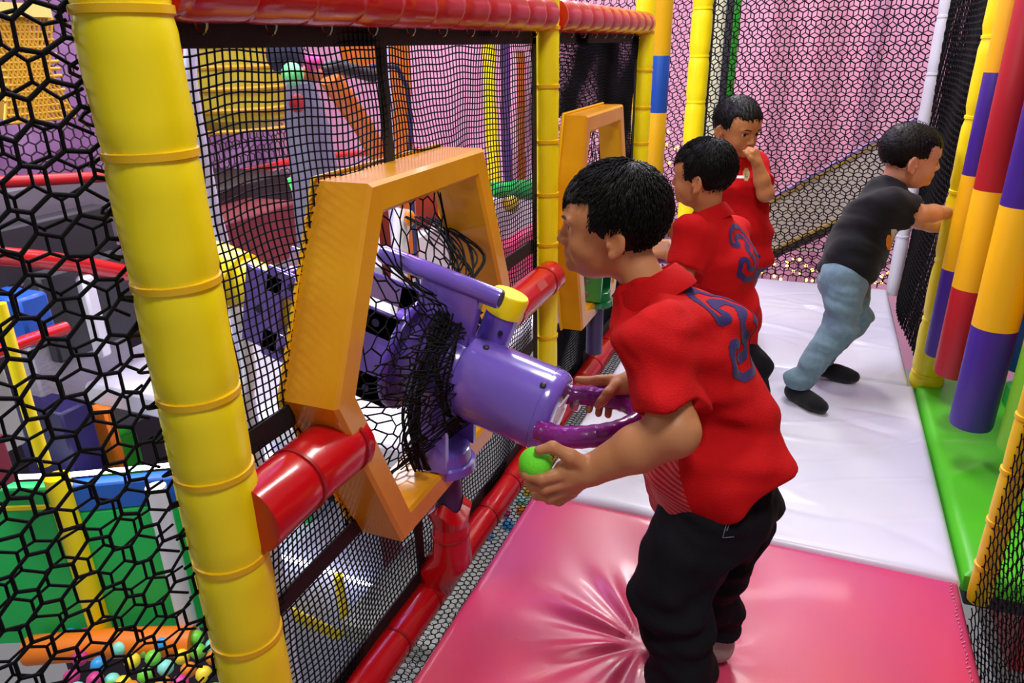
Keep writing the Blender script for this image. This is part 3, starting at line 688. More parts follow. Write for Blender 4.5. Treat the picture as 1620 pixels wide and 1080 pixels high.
# yellow net-sided drum seen through the near panel
t = thing('yellow_basket', 'large dull-yellow netted basket seen through the upper left of the near net panel', 'basket', (-2.9, 3.3, .5))
a, b = at(300, 35, 0, -3.0), at(470, 190, 0, -3.0)
cyl = MB(); cc = ((a[1]+b[1])/2); rr = (b[1]-a[1])/2
cyl.lathe((-3.0-rr*.5, cc, b[2]), (0, 0, 1), [(0, rr*.75), (.05, rr*.92), ((a[2]-b[2])*.5, rr), (a[2]-b[2]+.3, rr)], 30); cyl.build('basket_wall', mat('olive_yellow', 'B8A428', .6, bump=.2), t)
rb = MB()
for i in range(6):
    z = b[2]+(a[2]-b[2])*i/5; rb.tube([(-3.0-rr*.5+rr*1.01*math.cos(q_), cc+rr*1.01*math.sin(q_), z) for q_ in np.linspace(0, 6.283, 41)[:-1]], .012, 6, closed=True)
rb.build('hoops', mat('mustard_wire', 'D0A020', .5), t)
o = pbox('padded_hanging', 'broad orange panel at the top of the near net, left of the vertical strap', 'panel', (545, 35), (600, 120), -2.9, .06, ORGM)
o = pbox('padded_hanging', 'olive-yellow panel low beneath the yellow basket', 'panel', (265, 120), (330, 195), -3.1, .06, mat('olive_yellow', 'B8A428', .6))
# wide orange slanted braces and white pole
ptube('orange_brace', 'orange slanted padded brace behind the near net panel', 'brace', [(520, 120), (575, 200), (612, 270), (640, 330)], -2.2, .055, ORGM, drop=-.22)
ptube('orange_post', 'upright orange padded post left of the black vertical strap', 'post', [(628, 20), (632, 160), (640, 330)], -2.3, .070, ORGM, drop=-.22)
ptube('white_pole', 'white padded pole in front of the orange post behind the near net', 'pole', [(603, 20), (610, 140), (620, 290)], -2.15, .032, mat('pale_lilac_vinyl', 'C8C4EA', .5), drop=-.22)
ptube('blue_hose', 'dark blue hose arching over the white pole behind the near net', 'hose', [(560, 118), (590, 104), (628, 106), (645, 140), (650, 200), (648, 260)], -2.0, .012, mat('navy_rubber', '1C2450', .5), drop=-.22)
# grey trunk with a head-like blower on top
t = thing('grey_column', 'tall grey padded column topped with coloured balls behind the near net', 'column', (-2.0, 2.6, -1))
P = [at(*q_, 0, -1.9) for q_ in ((475, 130), (487, 200), (500, 290), (515, 400), (525, 520))]
MB().tube(P, [.055, .085, .10, .115, .125], 24).build('column_pad', mat('mauve_grey_vinyl', '6E6A82', .6), t)
o = MB().sphere(at(470, 163, 0, -1.78), (.012, .045, .035)).build('red_nozzle', mat('wine_red', '9A1420', .5)); tag(o, 'small dark red nozzle at the neck of the grey column', 'nozzle')
o = MB().sphere(at(463, 117, 0, -1.75), .040).build('play_ball', mat('mint_ball', '6EE08C', .4)); tag(o, 'mint green ball on top of the grey column', 'ball')
o = MB().sphere(at(450, 88, 0, -1.85), (.06, .075, .07)).build('ball_bag', mat('navy_cloth', '1A1C38', .8)); tag(o, 'dark navy round bag left above the mint green ball', 'bag')
o = MB().sphere(at(496, 98, 0, -1.85), (.035, .045, .032)).build('play_ball', mat('pink_ball', 'D83C8C', .45)); tag(o, 'pink ball right of the dark navy bag', 'ball')
o = MB().sphere(at(492, 118, 0, -1.9), (.03, .075, .035)).build('orange_cushion', mat('terracotta', 'B4602E', .6)); tag(o, 'orange rounded cushion right of the mint green ball', 'cushion')
ptube('black_hose', 'bundle of black hose right of the grey column top', 'hose', [(505, 112), (530, 105), (560, 112), (590, 120)], -1.95, .03, RUB)
ptube('white_tube', 'wavy white light tube down the left of the near net panel', 'tube', [(303, 40), (300, 120), (312, 200), (322, 250), (338, 330), (352, 380)], -1.5, .017, mat('pale_lilac_vinyl', 'C8C4EA', .5), drop=-1.2)
ptube('orange_strut', 'thin orange strut left of the wavy white tube', 'strut', [(285, 60), (292, 190), (308, 300)], -1.6, .016, ORGM, drop=-1.2)
# dark red platform
def slabq(label, c0, c1, z0, z1, m_, name='padded_platform', cat='platform', bev=.015):
    o = MB().box(((c0[0]+c1[0])/2, (c0[1]+c1[1])/2, (z0+z1)/2), (abs(c1[0]-c0[0]), abs(c1[1]-c0[1]), z1-z0), bev=bev).build(name, m_); return tag(o, label, cat)
ptube('red_rail', 'bright red rail crossing behind the near net, left of the grey column', 'rail', [(330, 283), (400, 270), (465, 255), (540, 245), (700, 235)], -3.2, .028, RED)
pbox('padded_block', 'dark brown padded block under the bright red rail behind the near net', 'block', (340, 300), (470, 355), -2.6, .5, mat('dark_brown_vinyl', '2A1A20', .6))
pbox('padded_block', 'dark red padded step under the dark brown block', 'block', (350, 355), (485, 400), -2.3, .5, DRED)
ptube('green_neon', 'short bright green glow tube left of the grey column', 'tube', [(458, 282), (466, 304)], -2.2, .010, mat('green_glow', '20E040', .5, emit=('20E040', 3)))
slabq('white padded platform beyond the fence under the purple firing barrel', (-2.9, 1.9), (-1.2, 3.6), -.32, -.22, WHT)
slabq('pale padded platform further along behind the near net', (-4.3, 4.4), (-2.75, 7.2), -.5, -.4, WHT)
# right part of bay 1
ptube('yellow_pole', 'yellow pole seen through the right of the near net panel', 'pole', [(772, 20), (775, 160), (785, 330)], -2.6, .055, YEL, drop=-1.2)
ptube('purple_pole', 'purple pole right of the yellow one behind the near net panel', 'pole', [(799, 20), (800, 200), (808, 340)], -2.5, .04, mat('dusk_purple', '5A3A78', .6), drop=-1.2)
ptube('orange_pole', 'orange pole nearest the second fence post behind the near net', 'pole', [(824, 80), (824, 200), (826, 340)], -2.5, .035, ORGM, drop=-1.2)
t = thing('green_cannon_rear', 'green cannon front with yellow ball behind the lower right of the near net', 'toy cannon', tuple(at(805, 320, 0, -2.0)))
MB().tube([at(775, 300, 0, -2.0), at(838, 300, 0, -2.0)], [.05, .08], 20).build('barrel', GRN2, t)
MB().sphere(at(808, 322, 0, -1.9), .06).build('ball', mat('mustard_vinyl', 'C6A63C', .5), t)
pbox('padded_block', 'orange-red padded block seen through the opening of the large orange frame', 'block', (655, 310), (760, 400), -2.4, .3, mat('brick_vinyl', '8E2C1A', .6))
pbox('padded_block', 'yellow padded bar at the top of the orange frame opening', 'block', (700, 290), (775, 318), -2.2, .05, YEL2)
ptube('white_pole', 'white pole seen through the large orange frame left of the gathered net', 'pole', [(636, 330), (632, 400), (630, 520)], -1.35, .030, WHT, drop=-.22)
o = MB().sphere(at(648, 345, 0, -1.3), (.02, .022, .03)).build('orange_fitting', mat('orange_plastic', 'E08018', .4)); tag(o, 'small orange fitting on top of the white pole inside the orange frame', 'fitting')
pbox('padded_wall', 'white padded panel behind the gathered net in the orange frame', 'wall pad', (640, 385), (850, 470), -2.3, .1, WHT)
pbox('padded_wall', 'pink padded panel behind the red tape-patched rail', 'wall pad', (770, 410), (862, 520), -2.0, .1, mat('hot_pink_vinyl', 'D85078', .5))
# lower level seen under the strap: white seats, pit and lights
t = thing('ball_pit_wall', 'green padded ball-pit wall with yellow corner and light strip at the lower left', 'wall pad', (-2.54, 1.56, -1.2))
def wallseg(p0, p1, z0, z1, th, m_, name):
    d = np.array([p1[0]-p0[0], p1[1]-p0[1], 0]); L_ = np.linalg.norm(d); d /= L_; nrm = np.cross([0, 0, 1], d)
    return MB().box(((p0[0]+p1[0])/2, (p0[1]+p1[1])/2, (z0+z1)/2), (L_, th, z1-z0), R=np.array([d, nrm, (0, 0, 1)]), bev=.008).build(name, m_, t)
CN = (-2.54, 1.56)
ZT = -.46
wallseg((-3.9, .95), CN, -1.22, ZT, .06, GRN2, 'panel'); wallseg(CN, (-1.75, 2.03), -1.22, ZT-.12, .06, GRN2, 'panel')
wallseg(CN, (-1.75, 2.03), ZT-.12, ZT, .065, mat('royal_blue_vinyl', '1C5CB8', .5), 'blue_border')
wallseg((-3.9, .95), CN, ZT-.10, ZT-.07, .07, YEL, 'yellow_piping')
MB().tube([(CN[0]+.02, CN[1]-.02, -1.2), (CN[0]+.02, CN[1]-.02, ZT+.05)], .045, 18).build('corner_post', YEL, t)
MB().tube([(-3.9, .97, ZT+.03), (CN[0], CN[1]+.01, ZT+.03), (-1.75, 2.05, ZT+.03)], .010, 8).build('light_strip', LED, t)
WP = at(303, 1010, 2, -1.2)
o = MB().tube([WP+[0, 0, 0], WP+[0, 0, .75]], .038, 18).build('white_post', WHT); tag(o, 'white padded post of the ball pit left of the thick yellow post', 'post')
o = MB().tube([(-2.72, 1.36, -1.18), (-2.36, 1.50, -1.14), (-2.1, 1.62, -1.15)], .06, 16).build('orange_bumper', mat('bright_orange_vinyl', 'F07C18', .5)); tag(o, 'orange padded bumper along the foot of the green pit wall', 'bumper')
# balls
cols = [('FFE23C', 'yellow'), ('3AA0E8', 'blue'), ('F05A9C', 'pink'), ('7AD84A', 'lime green'), ('F08A2C', 'orange'), ('8CE8D8', 'turquoise')]
for i in range(420):
    px, py = bq.uniform(110, 345), bq.uniform(1000, 1095)
    p_ = at(px, py, 2, -1.17+.05*bq.random()); c_, nme = cols[i % 6]
    # keep balls apart
    if i == 0: placed = []
    if any(np.linalg.norm(p_-z_) < .062 for z_ in placed): continue
    placed.append(p_); o = MB().sphere(p_, .031, 12).build('pit_ball', mat(nme.replace(' ', '_')+'_ball', c_, .35)); tag(o, nme+' plastic ball in the pit at the bottom left corner', 'ball', nme+' pit balls')
# left region between top lattice and pit, behind the wide-holed net
for lb, q0, q1, x, th, m_ in (
    ('grey padded panel crossed by a red band at the far left edge', (-40, 310), (200, 372), -3.2, .1, mat('mid_grey_vinyl', '6C6470', .6)),
    ('near-black padded panel below the grey one at the left edge', (-40, 372), (190, 402), -2.9, .1, DGREY),
    ('charcoal padded panel left of the thick yellow post', (60, 440), (230, 520), -2.7, .1, mat('charcoal_vinyl', '34343A', .6)),
    ('blue padded block at the left edge above the pit', (28, 475), (95, 535), -2.4, .2, BLUE),
    ('silvery padded panel above the pit at the left', (40, 535), (235, 660), -2.75, .1, mat('silver_vinyl', '9C98A4', .4, bump=.3)),
    ('deep violet padded block above the green pit wall', (95, 655), (172, 745), -2.55, .3, DNAVY),
    ('orange padded block right of the deep violet one', (165, 650), (205, 740), -2.58, .1, mat('bright_orange_vinyl', 'F07C18', .5)),
    ('pale grey padded block at the left edge beside the thin yellow pole', (-40, 600), (45, 700), -2.6, .2, mat('pale_mat', 'A9ADA8', .6)),
    ('wine-red padded block at the left edge above the pit lights', (-40, 705), (30, 760), -2.5, .2, mat('wine_vinyl', '7E2032', .5)),
    ('green padded block tucked above the pit light strip', (120, 735), (240, 775), -2.65, .1, GRN),
    ('silver-white shiny panel right under the red band left of the post', (130, 440), (180, 560), -2.55, .05, WHT),
    ('dark padded back wall low at the left', (-60, 520), (430, 1000), -3.4, .05, mat('dusky_violet', '352838', .7)),
    ):
    pbox('padded_block' if 'block' in lb else 'wall_pad', lb, 'block' if 'block' in lb else 'panel', q0, q1, x, th, m_)
ptube('red_rail', 'red padded band running level at the far left behind the wide-holed net', 'rail', [(-40, 402), (60, 410), (130, 418), (200, 432)], -2.6, .035, RED)
ptube('red_rail', 'thin dark red rail high at the left edge', 'rail', [(-40, 290), (60, 285), (190, 278)], -3.0, .025, REDV)
ptube('red_rail', 'short red bar crossing under the blue block at the left', 'rail', [(-40, 570), (40, 540), (105, 518)], -2.3, .022, RED)
ptube('thin_yellow_pole', 'thin yellow pole slanting down the left edge behind the wide-holed net', 'pole', [(-2, 480), (20, 560), (45, 650), (72, 735)], -2.2, .020, YEL)
# under the near panel, between strap and bottom rail
for lb, q0, q1, x, th, m_ in (
    ('white padded bench under the purple barrel, low behind the near net', (330, 560), (600, 640), -1.9, .3, WHT),
    ('brown padded bench front low behind the near net', (520, 640), (640, 760), -1.7, .2, mat('dark_brown_vinyl', '2A1A20', .6)),
    ('rosy padded wall low behind the near net left of the frame bottom', (450, 760), (640, 880), -1.9, .1, mat('rose_brown_vinyl', '8A4450', .6)),
    ('pale blue-white padded ramp low behind the near net', (430, 900), (620, 1010), -1.7, .1, mat('pale_blue_vinyl', 'C4CCE0', .5)),
    ):
    pbox('padded_block', lb, 'block', q0, q1, x, th, m_)
ptube('light_strip', 'white light strip low behind the near net', 'light', [(405, 868), (480, 890), (600, 930)], -1.65, .008, LED)
ptube('yellow_bar', 'yellow padded bar low behind the near net, upright one', 'bar', [(535, 910), (550, 1000)], -1.6, .020, YEL)
ptube('yellow_bar', 'yellow padded bar low behind the near net, level one', 'bar', [(430, 955), (535, 1005)], -1.6, .022, YEL)
ptube('white_hose', 'wavy white hose below the purple barrel behind the near net', 'hose', [(365, 470), (385, 520), (395, 590), (390, 640)], -1.3, .018, WHT, drop=-1.2)
ptube('green_bar', 'green padded bar low behind the near net beside the yellow post', 'bar', [(448, 1010), (462, 1080)], -1.6, .03, GRN)
# seen under the deck edge, between bottom rail and pink mat
for i in range(46):
    px, py = bq.uniform(770, 880), bq.uniform(775, 850); p_ = at(px, py, 2, -1.17); c_, nme = cols[i % 6]
    if any(np.linalg.norm(p_-z_) < .064 for z_ in placed): continue
    placed.append(p_); o = MB().sphere(p_, .031, 10).build('pit_ball', mat(nme.replace(' ', '_')+'_ball', c_, .35)); tag(o, nme+' plastic ball on the ground below the gap beside the mats', 'ball', nme+' balls below the gap')
a = at(700, 960, 2, -1.15)
slabq('pale grey padded step on the ground below the gap beside the pink mat', (a[0]-.35, a[1]-.25), (a[0]+.25, a[1]+.35), -1.24, -1.12, mat('pale_mat', 'A9ADA8', .6), 'padded_step', 'step')
hexpanel('under_net', 'black net stretched below the bottom rail beside the pink mat', .2, 3.0, -.64, -.575, .016, .0011, lambda u, v: np.stack([v, u, -.06+0*u], -1), lambda u, v: np.stack([v, u, -.075+0*u], -1))
# ---------------------------------------------------------------- bodies: implicit surfaces meshed with surface nets
def smin(a, b, k):
    h = np.clip(.5+.5*(b-a)/k, 0, 1); return b+(a-b)*h-k*h*(1-h)
def smax(a, b, k): return -smin(-a, -b, k)
class S:                                  # a list of primitives with bounding spheres
    def __init__(s): s.p = []
    def _a(s, op, f, c, r, k): s.p.append((op, f, np.array(c, float), r, k)); return s
    def cap(s, a, b, ra, rb=None, k=.012, op='u'):
        a = np.array(a, float); b = np.array(b, float); rb = ra if rb is None else rb; ba = b-a; L2 = ba@ba+1e-12
        def f(P):
            t = np.clip((P-a)@ba/L2, 0, 1); return np.linalg.norm(P-a-t[:, None]*ba, axis=1)-(ra+(rb-ra)*t)
        return s._a(op, f, (a+b)/2, math.sqrt(L2)/2+max(ra, rb), k)
    def chain(s, pts, rs, k=.012):
        for i in range(len(pts)-1): s.cap(pts[i], pts[i+1], rs[i], rs[i+1], k)
        return s
    def ell(s, c, r, R=None, k=.02, op='u'):
        c = np.array(c, float); r = np.array(r, float); R = np.eye(3) if R is None else np.array(R, float)
        def f(P):
            q = (P-c)@R.T; k0 = np.linalg.norm(q/r, axis=1); k1 = np.linalg.norm(q/(r*r), axis=1)+1e-9; return k0*(k0-1)/k1
        return s._a(op, f, c, float(max(r)), k)
    def ecap(s, a, b, sa, da, sb, db, side, k=.03, op='u'):     # elliptical taper: half-widths s along side, half-depths d
        a = np.array(a, float); b = np.array(b, float); ax = b-a; L = np.linalg.norm(ax); ax /= L
        sd = np.array(side, float); sd = sd-ax*(sd@ax); sd /= np.linalg.norm(sd); dp = np.cross(ax, sd)
        def f(P):
            q = P-a; h = q@ax; t = np.clip(h/L, 0, 1); over = h-np.clip(h, 0, L)
            ws = sa+(sb-sa)*t; wd = da+(db-da)*t; m_ = np.minimum(ws, wd)
            x, y, z = (q@sd)/ws, (q@dp)/wd, over/(m_*.7)
            k0 = np.sqrt(x*x+y*y+z*z); g = np.sqrt((x/ws)**2+(y/wd)**2+(z/(m_*.7))**2)+1e-9
            return k0*(k0-1)/g*1.0
        return s._a(op, f, (a+b)/2, L/2+max(sa, sb, da, db), k)
    def fn(s, op, f, c=(0, 0, 0), r=1e3, k=.01): return s._a(op, f, c, r, k)
    def plane(s, p, n, k=.004):          # keep the side the normal points away from
        p = np.array(p, float); n = np.array(n, float); n /= np.linalg.norm(n)
        return s._a('i', lambda P: (P-p)@n, p, 1e3, k)
    def ev(s, P, c=None, rad=None):
        d = np.full(len(P), 1.0)
        for op, f, pc, pr, k in s.p:
            if c is not None and op in 'us' and np.linalg.norm(pc-c)-pr > rad+k+.012: continue
            if op == 'u': d = smin(d, f(P), k)
            elif op == 's': d = smax(d, -f(P), k)
            elif op == 'i': d = smax(d, f(P), k)
            elif op == 'd': d = d+f(P)
        return d
    def copy(s): q = S(); q.p = list(s.p); return q
def surf(sd, h):
    us = [p_ for p_ in sd.p if p_[0] == 'u']
    lo = np.min([p_[2]-p_[3] for p_ in us], 0)-3*h-.01; hi = np.max([p_[2]+p_[3] for p_ in us], 0)+3*h+.01
    B = 12; nb = np.ceil((hi-lo)/(B*h)).astype(int); ci = np.stack(np.meshgrid(*[np.arange(n) for n in nb], indexing='ij'), -1).reshape(-1, 3)
    cc = lo+(ci+.5)*B*h; rad = B*h*.87+h; dc = sd.ev(cc); act = np.abs(dc) < rad*1.6+.006
    G = nb*B+3; big = lambda I: (I[..., 0]*G[1]+I[..., 1])*G[2]+I[..., 2]
    r1 = np.arange(B+1); L = np.stack(np.meshgrid(r1, r1, r1, indexing='ij'), -1); VI = []; VP = []; Q = []
    corners = [(i, j, k) for i in (0, 1) for j in (0, 1) for k in (0, 1)]
    edges = [(a, b) for a in range(8) for b in range(a+1, 8) if bin(a ^ b).count('1') == 1]
    for bi, c in zip(ci[act], cc[act]):
        I = L+bi*B; P = lo+I*h; D = sd.ev(P.reshape(-1, 3), c, rad).reshape(B+1, B+1, B+1)
        if D.min() > 0 or D.max() < 0: continue
        ng = D < 0; cn = [ng[i:B+i, j:B+j, k:B+k] for i, j, k in corners]; sm = sum(x.astype(np.int8) for x in cn)
        ce = np.argwhere((sm > 0) & (sm < 8))
        if len(ce):
            dv = np.stack([D[ce[:, 0]+i, ce[:, 1]+j, ce[:, 2]+k] for i, j, k in corners], 1); acc = np.zeros((len(ce), 3)); cnt = np.zeros(len(ce))
            for a, b in edges:
                x = (dv[:, a] < 0) != (dv[:, b] < 0); t = np.where(x, dv[:, a]/(dv[:, a]-dv[:, b]+1e-20), 0)
                pa, pb = np.array(corners[a]), np.array(corners[b]); acc += np.where(x[:, None], pa+t[:, None]*(pb-pa), 0); cnt += x
            VI.append(big(ce+bi*B)); VP.append(lo+(ce+bi*B+acc/cnt[:, None])*h)
        for ax in range(3):
            sl = [slice(0, B)]*3; s2 = [slice(0, B)]*3; s2[ax] = slice(1, B+1)
            A_, B_ = ng[tuple(sl)], ng[tuple(s2)]; e = np.argwhere(A_ != B_)
            if not len(e): continue
            fl = A_[tuple(e.T)]; g = e+bi*B; u, v = [(1, 2), (2, 0), (0, 1)][ax]; ou = np.zeros(3, int); ou[u] = 1; ov = np.zeros(3, int); ov[v] = 1
            q = np.stack([big(g-ou-ov), big(g-ov), big(g), big(g-ou)], 1); q[~fl] = q[~fl][:, ::-1]; Q.append(q)
    VI = np.concatenate(VI); VP = np.concatenate(VP); Q = np.concatenate(Q); o = np.argsort(VI); VI = VI[o]; VP = VP[o]
    ix = np.searchsorted(VI, Q); ix = np.clip(ix, 0, len(VI)-1); ok = (VI[ix] == Q).all(1)
    return VP, ix[ok]
def relax(V, F, it=2, w=.5):
    for _ in range(it):
        A = np.zeros_like(V); n = np.zeros(len(V))
        for a, b in ((0, 1), (1, 2), (2, 3), (3, 0)):
            for s_, t_ in ((a, b), (b, a)): 
                for d_ in range(3): A[:, d_] += np.bincount(F[:, s_], V[F[:, t_], d_], len(V))
                n += np.bincount(F[:, s_], minlength=len(V))
        V = V*(1-w)+w*A/np.maximum(n, 1)[:, None]
    return V
def sdf_obj(name, sd, h, m_, parent, color=None, it=2, mats2=None, region=None):
    V, F = surf(sd, h); V = relax(V, F, it)
    o = np_mesh(name, V, F, m_, parent); me = o.data
    if color is not None:
        c = color(V); c = np.concatenate([c, np.ones((len(c), 1))], 1); at_ = me.color_attributes.new('col', 'FLOAT_COLOR', 'POINT'); at_.data.foreach_set('color', c.astype(np.float32).ravel())
    if mats2:
        for q in mats2: me.materials.append(q)
        me.polygons.foreach_set('material_index', region(V[F].mean(1)).astype(np.int32))
    return o, V, F
def nrm(v): v = np.array(v, float); return v/np.linalg.norm(v)
def perp(v, a): a = nrm(a); return nrm(np.array(v, float)-a*(np.array(v, float)@a))
def hand(sd, W, fwd, palm, side, curls, s=1.0, thumb=(.5, .6), spread=.12, k=.004):
    """W wrist, fwd along the hand, palm = way the palm faces, side = way the thumb points."""
    W = np.array(W, float); fwd = nrm(fwd); palm = perp(palm, fwd); side = nrm(np.cross(fwd, palm))*(1 if np.cross(fwd, palm)@np.array(side) > 0 else -1)
    L = [.036, .040, .037, .029]
    for i in range(4):
        off = (1.5-i)*.0145*s; K = W+fwd*(.055-.004*abs(i-1))*s+side*off
        sd.cap(W+side*off*.6+fwd*.004, K, .0115*s, .0085*s, k=.010)
        d = nrm(fwd+side*spread*(1.5-i)*.6); p0 = K; rad = .0076*s*(1 if i < 3 else .88); a = 0
        for j, fr in enumerate((.44, .30, .26)):
            a += curls[i]*(.9, 1.1, .8)[j]; dd = d*math.cos(a)+palm*math.sin(a); p1 = p0+dd*L[i]*fr*1.35*s
            sd.cap(p0, p1, rad*(1-.08*j), rad*(1-.08*(j+1)), k=k); p0 = p1
    t0 = W+fwd*.012*s+side*.016*s; d1 = nrm(fwd*.75+side*(1-thumb[0])*1.2+palm*thumb[0]*.6); t1 = t0+d1*.028*s
    d2 = nrm(fwd*.9+side*(.4-thumb[1]*.5)+palm*thumb[1]*.7); t2 = t1+d2*.021*s; t3 = t2+nrm(d2+palm*.3*thumb[1])*.017*s
    sd.cap(t0, t1, .0125*s, .0092*s, k=.010); sd.cap(t1, t2, .0086*s, .008*s, k=k); sd.cap(t2, t3, .008*s, .0066*s, k=k)
class Head:
    def __init__(s, c, f, up, sc=1.0):
        s.c = np.array(c, float); s.f = nrm(f); s.u = perp(up, f); s.l = np.cross(s.u, s.f); s.R = np.array([s.f, s.l, s.u]); s.s = sc
    def w(s, p): return s.c+np.array(p, float)*s.s@s.R
    def loc(s, P): return (P-s.c)@s.R.T/s.s
    def build(s, sd):
        k = s.s; E = lambda c, r, kk=.02, op='u', R=None: sd.ell(s.w(c), np.array(r)*k, s.R if R is None else R@s.R, k=kk*k, op=op)
        E((-.012, 0, .020), (.087, .073, .078)); E((.026, 0, -.020), (.056, .057, .078), .03); E((.038, 0, .028), (.0505, .057, .050), .03)
        E((.046, 0, -.080), (.026, .026, .022), .03); E((.010, 0, -.070), (.05, .046, .028), .03)
        for y in (-1, 1):
            E((.052, y*.032, -.042), (.026, .024, .026), .022)              # cheek
            E((.096, y*.028, -.006), (.014, .017, .010), .014, 's')         # eye socket
            E((.0650, y*.0295, -.004), (.0150, .0175, .0135), .004); E((.0850, y*.0300, -.0045), (.0140, .0175, .0068), .002, 's')         # lids over the ball
            sd.cap(s.w((.076, y*.044, .012)), s.w((.0865, y*.016, .014)), .004*k, .0045*k, k=.012*k)   # brow
        sd.cap(s.w((.083, 0, .002)), s.w((.098, 0, -.031)), .0065*k, .0095*k, k=.010*k)
        for y in (-1, 1): E((.091, y*.0105, -.035), (.009, .007, .007), .006); E((.096, y*.006, -.042), (.004, .003, .004), .003, 's')
        E((.080, 0, -.058), (.012, .026, .016), .012)
        E((.0865, 0, -.0545), (.0075, .018, .0050), .005); E((.0850, 0, -.0645), (.0075, .015, .0058), .005)
        E((.097, 0, -.0592), (.0105, .020, .0012), .002, 's')
        E((.079, 0, -.084), (.012, .016, .012), .012)
        for y in (-1, 1):                                                  # ears
            a = .35; R = np.array([(math.cos(a), y*math.sin(a)*-1, 0), (y*math.sin(a), math.cos(a), 0), (0, 0, 1)])
            E((-.010, y*.0755, -.022), (.019, .0065, .029), .006, 'u', R); E((-.006, y*.0835, -.021), (.0105, .006, .018), .004, 's', R)
            E((.004, y*.0765, -.027), (.004, .004, .007), .003)
            E((-.004, y*.0755, -.046), (.009, .0055, .009), .004)
def boy(label, J, skin, shirtc, H, h, hair_cut=(.046, .037, -.022, -.060), lean=None, extra=None, body_only=None):
    t = thing('person', label, 'boy', (J['pel'][0], J['pel'][1], 0))
    J = {k_: (np.array(v, float) if not isinstance(v, (float, str)) else v) for k_, v in J.items()}
    sk = S(); H.build(sk)
    side = nrm(J['shL']-J['shR']); nb = J['neck']
    sk.cap(nb, H.w((-.022, 0, -.045)), .036, .035, k=.02)
    sk.ecap(J['chest'], nb*.6+J['chest']*.4, .085, .05, .07, .04, side, k=.03)
    sk.ecap(J['pel'], J['chest'], .075, .05, .085, .05, side, k=.03)
    for q in 'LR':
        sk.chain([J['sh'+q], J['el'+q]], [.030, .0285*J.get('arm', 1.)]); e, w_ = J['el'+q], J['wr'+q]
        sk.chain([e, e*.55+w_*.45, w_], [.0285*J.get('arm', 1.), .0265*J.get('arm', 1.), .0185*J.get('arm', 1.)], k=.01)
    return t, J, sk, side
HAIR = mat('black_hair', '0B0909', .50, bump=.15, bscale=160, spec=.20)
def add_hair(t, H, cut, seed, nst=2600, ln=.020, lift=.004, thick=.010, fringe=0, stand=False):
    zf, xt, zs, zb_ = cut; sd = S(); k = H.s
    sd.ell(H.w((-.014, 0, .024)), np.array((.0875+thick*.8, .073+thick*.6, .078+thick))*k, H.R, k=.02)
    sd.ell(H.w((.034, 0, .036)), np.array((.050+thick*.4, .057+thick*.3, .046+thick*.6))*k, H.R, k=.03)
    def cutf(P):
        q = H.loc(P); x, y, z = q[:, 0], np.abs(q[:, 1]), q[:, 2]
        wv = .004*np.sin(x*170+y*90)+.003*np.sin(y*230+1)
        front = zf-z+wv+.25*np.maximum(0, y-.03)*0                      # hair above the forehead
        temple = np.maximum(x-xt+wv, zs-z)                                # in front of and over the ear
        slope = np.maximum(x+.022, (zb_+(x+.022)*-.15)-z+wv)            # behind the ear down to the nape
        ear = np.maximum(np.maximum(x+.0, -.0-z), x*0-1)
        return np.minimum(np.minimum(front, temple), slope)*k
    sd.fn('i', cutf, k=.006)
    sd.ell(H.w((-.006, .078, -.026)), np.array((.021, .02, .027))*k, H.R, k=.004, op='s'); sd.ell(H.w((-.006, -.078, -.026)), np.array((.021, .02, .027))*k, H.R, k=.004, op='s')
    def strands(P):
        q = H.loc(P); a = np.arctan2(q[:, 1], q[:, 0]+.045); r = np.hypot(q[:, 1], q[:, 0]+.045)
        return .0012*np.sin(a*46+q[:, 2]*40+3*np.sin(r*60))+.0008*np.sin(a*93+q[:, 2]*70)
    sd.fn('d', strands)
    V, F = surf(sd, .0026 if nst > 1500 else .0034); V = relax(V, F, 1)
    r_ = np.random.default_rng(seed); n = nst; idx = r_.integers(0, len(V), n); Q = H.loc(V[idx])
    ok = (Q[:, 2] > -.058) & ~((Q[:, 0] > .036) & (np.abs(Q[:, 1]) > .034) & (Q[:, 2] < .050)) & ~((np.abs(Q[:, 1]) > .05) & (Q[:, 2] < .0) & (Q[:, 0] > -.04)); Q = Q[ok]; n = len(Q)
    N = Q/np.array([.0875, .075, .08])**2; N /= np.linalg.norm(N, axis=1)[:, None]
    cr = np.array([-.045, .0, .10]); D = Q-cr; D[:, 2] -= .03
    if stand: D = N*.8+np.array([.25, 0, .1])
    D = D/np.linalg.norm(D, axis=1)[:, None]; D += r_.normal(0, .10, D.shape)
    D[:, 0] += .35*np.clip(Q[:, 0]*12, 0, 1)
    D -= N*(D*N).sum(1)[:, None]*(.85 if not stand else .2); D /= np.linalg.norm(D, axis=1)[:, None]
    L = ln*r_.uniform(.6, 1.25, n)*np.where(Q[:, 2] < .01, .45, np.where((Q[:, 0] > .01) & (np.abs(Q[:, 1]) > .045), .5, 1.0)); hv = r_.uniform(.5, 1.6, n); m_ = 5; VV = []; 
    pts = []; cc_ = np.array([-.010, 0, .026])
    for j in range(m_):
        s_ = j/(m_-1); p_ = Q-N*.001+D*(L*s_)[:, None]+N*(lift*(math.sin(min(1, s_*1.1)*math.pi*.55))*.6*1.0)
        # fall with the skull
        rad = np.linalg.norm((p_-cc_)/np.array([.0895+thick, .076+thick*.8, .079+thick]), axis=1); lim = 1.0+.035*math.sin(min(1, s_*1.15)*2.6)*hv; kk = lim/np.maximum(rad, 1e-6)
        kk = np.where(rad > .9, kk, 1); p_ = cc_+(p_-cc_)*kk[:, None]; pts.append(p_)
    pts = np.stack(pts, 1)                                           # n, m, 3
    T = nrm_rows(np.cross(D, N)); B = N; W = np.array([.0011, .0012, .0011, .0008, .0002])
    tri = []
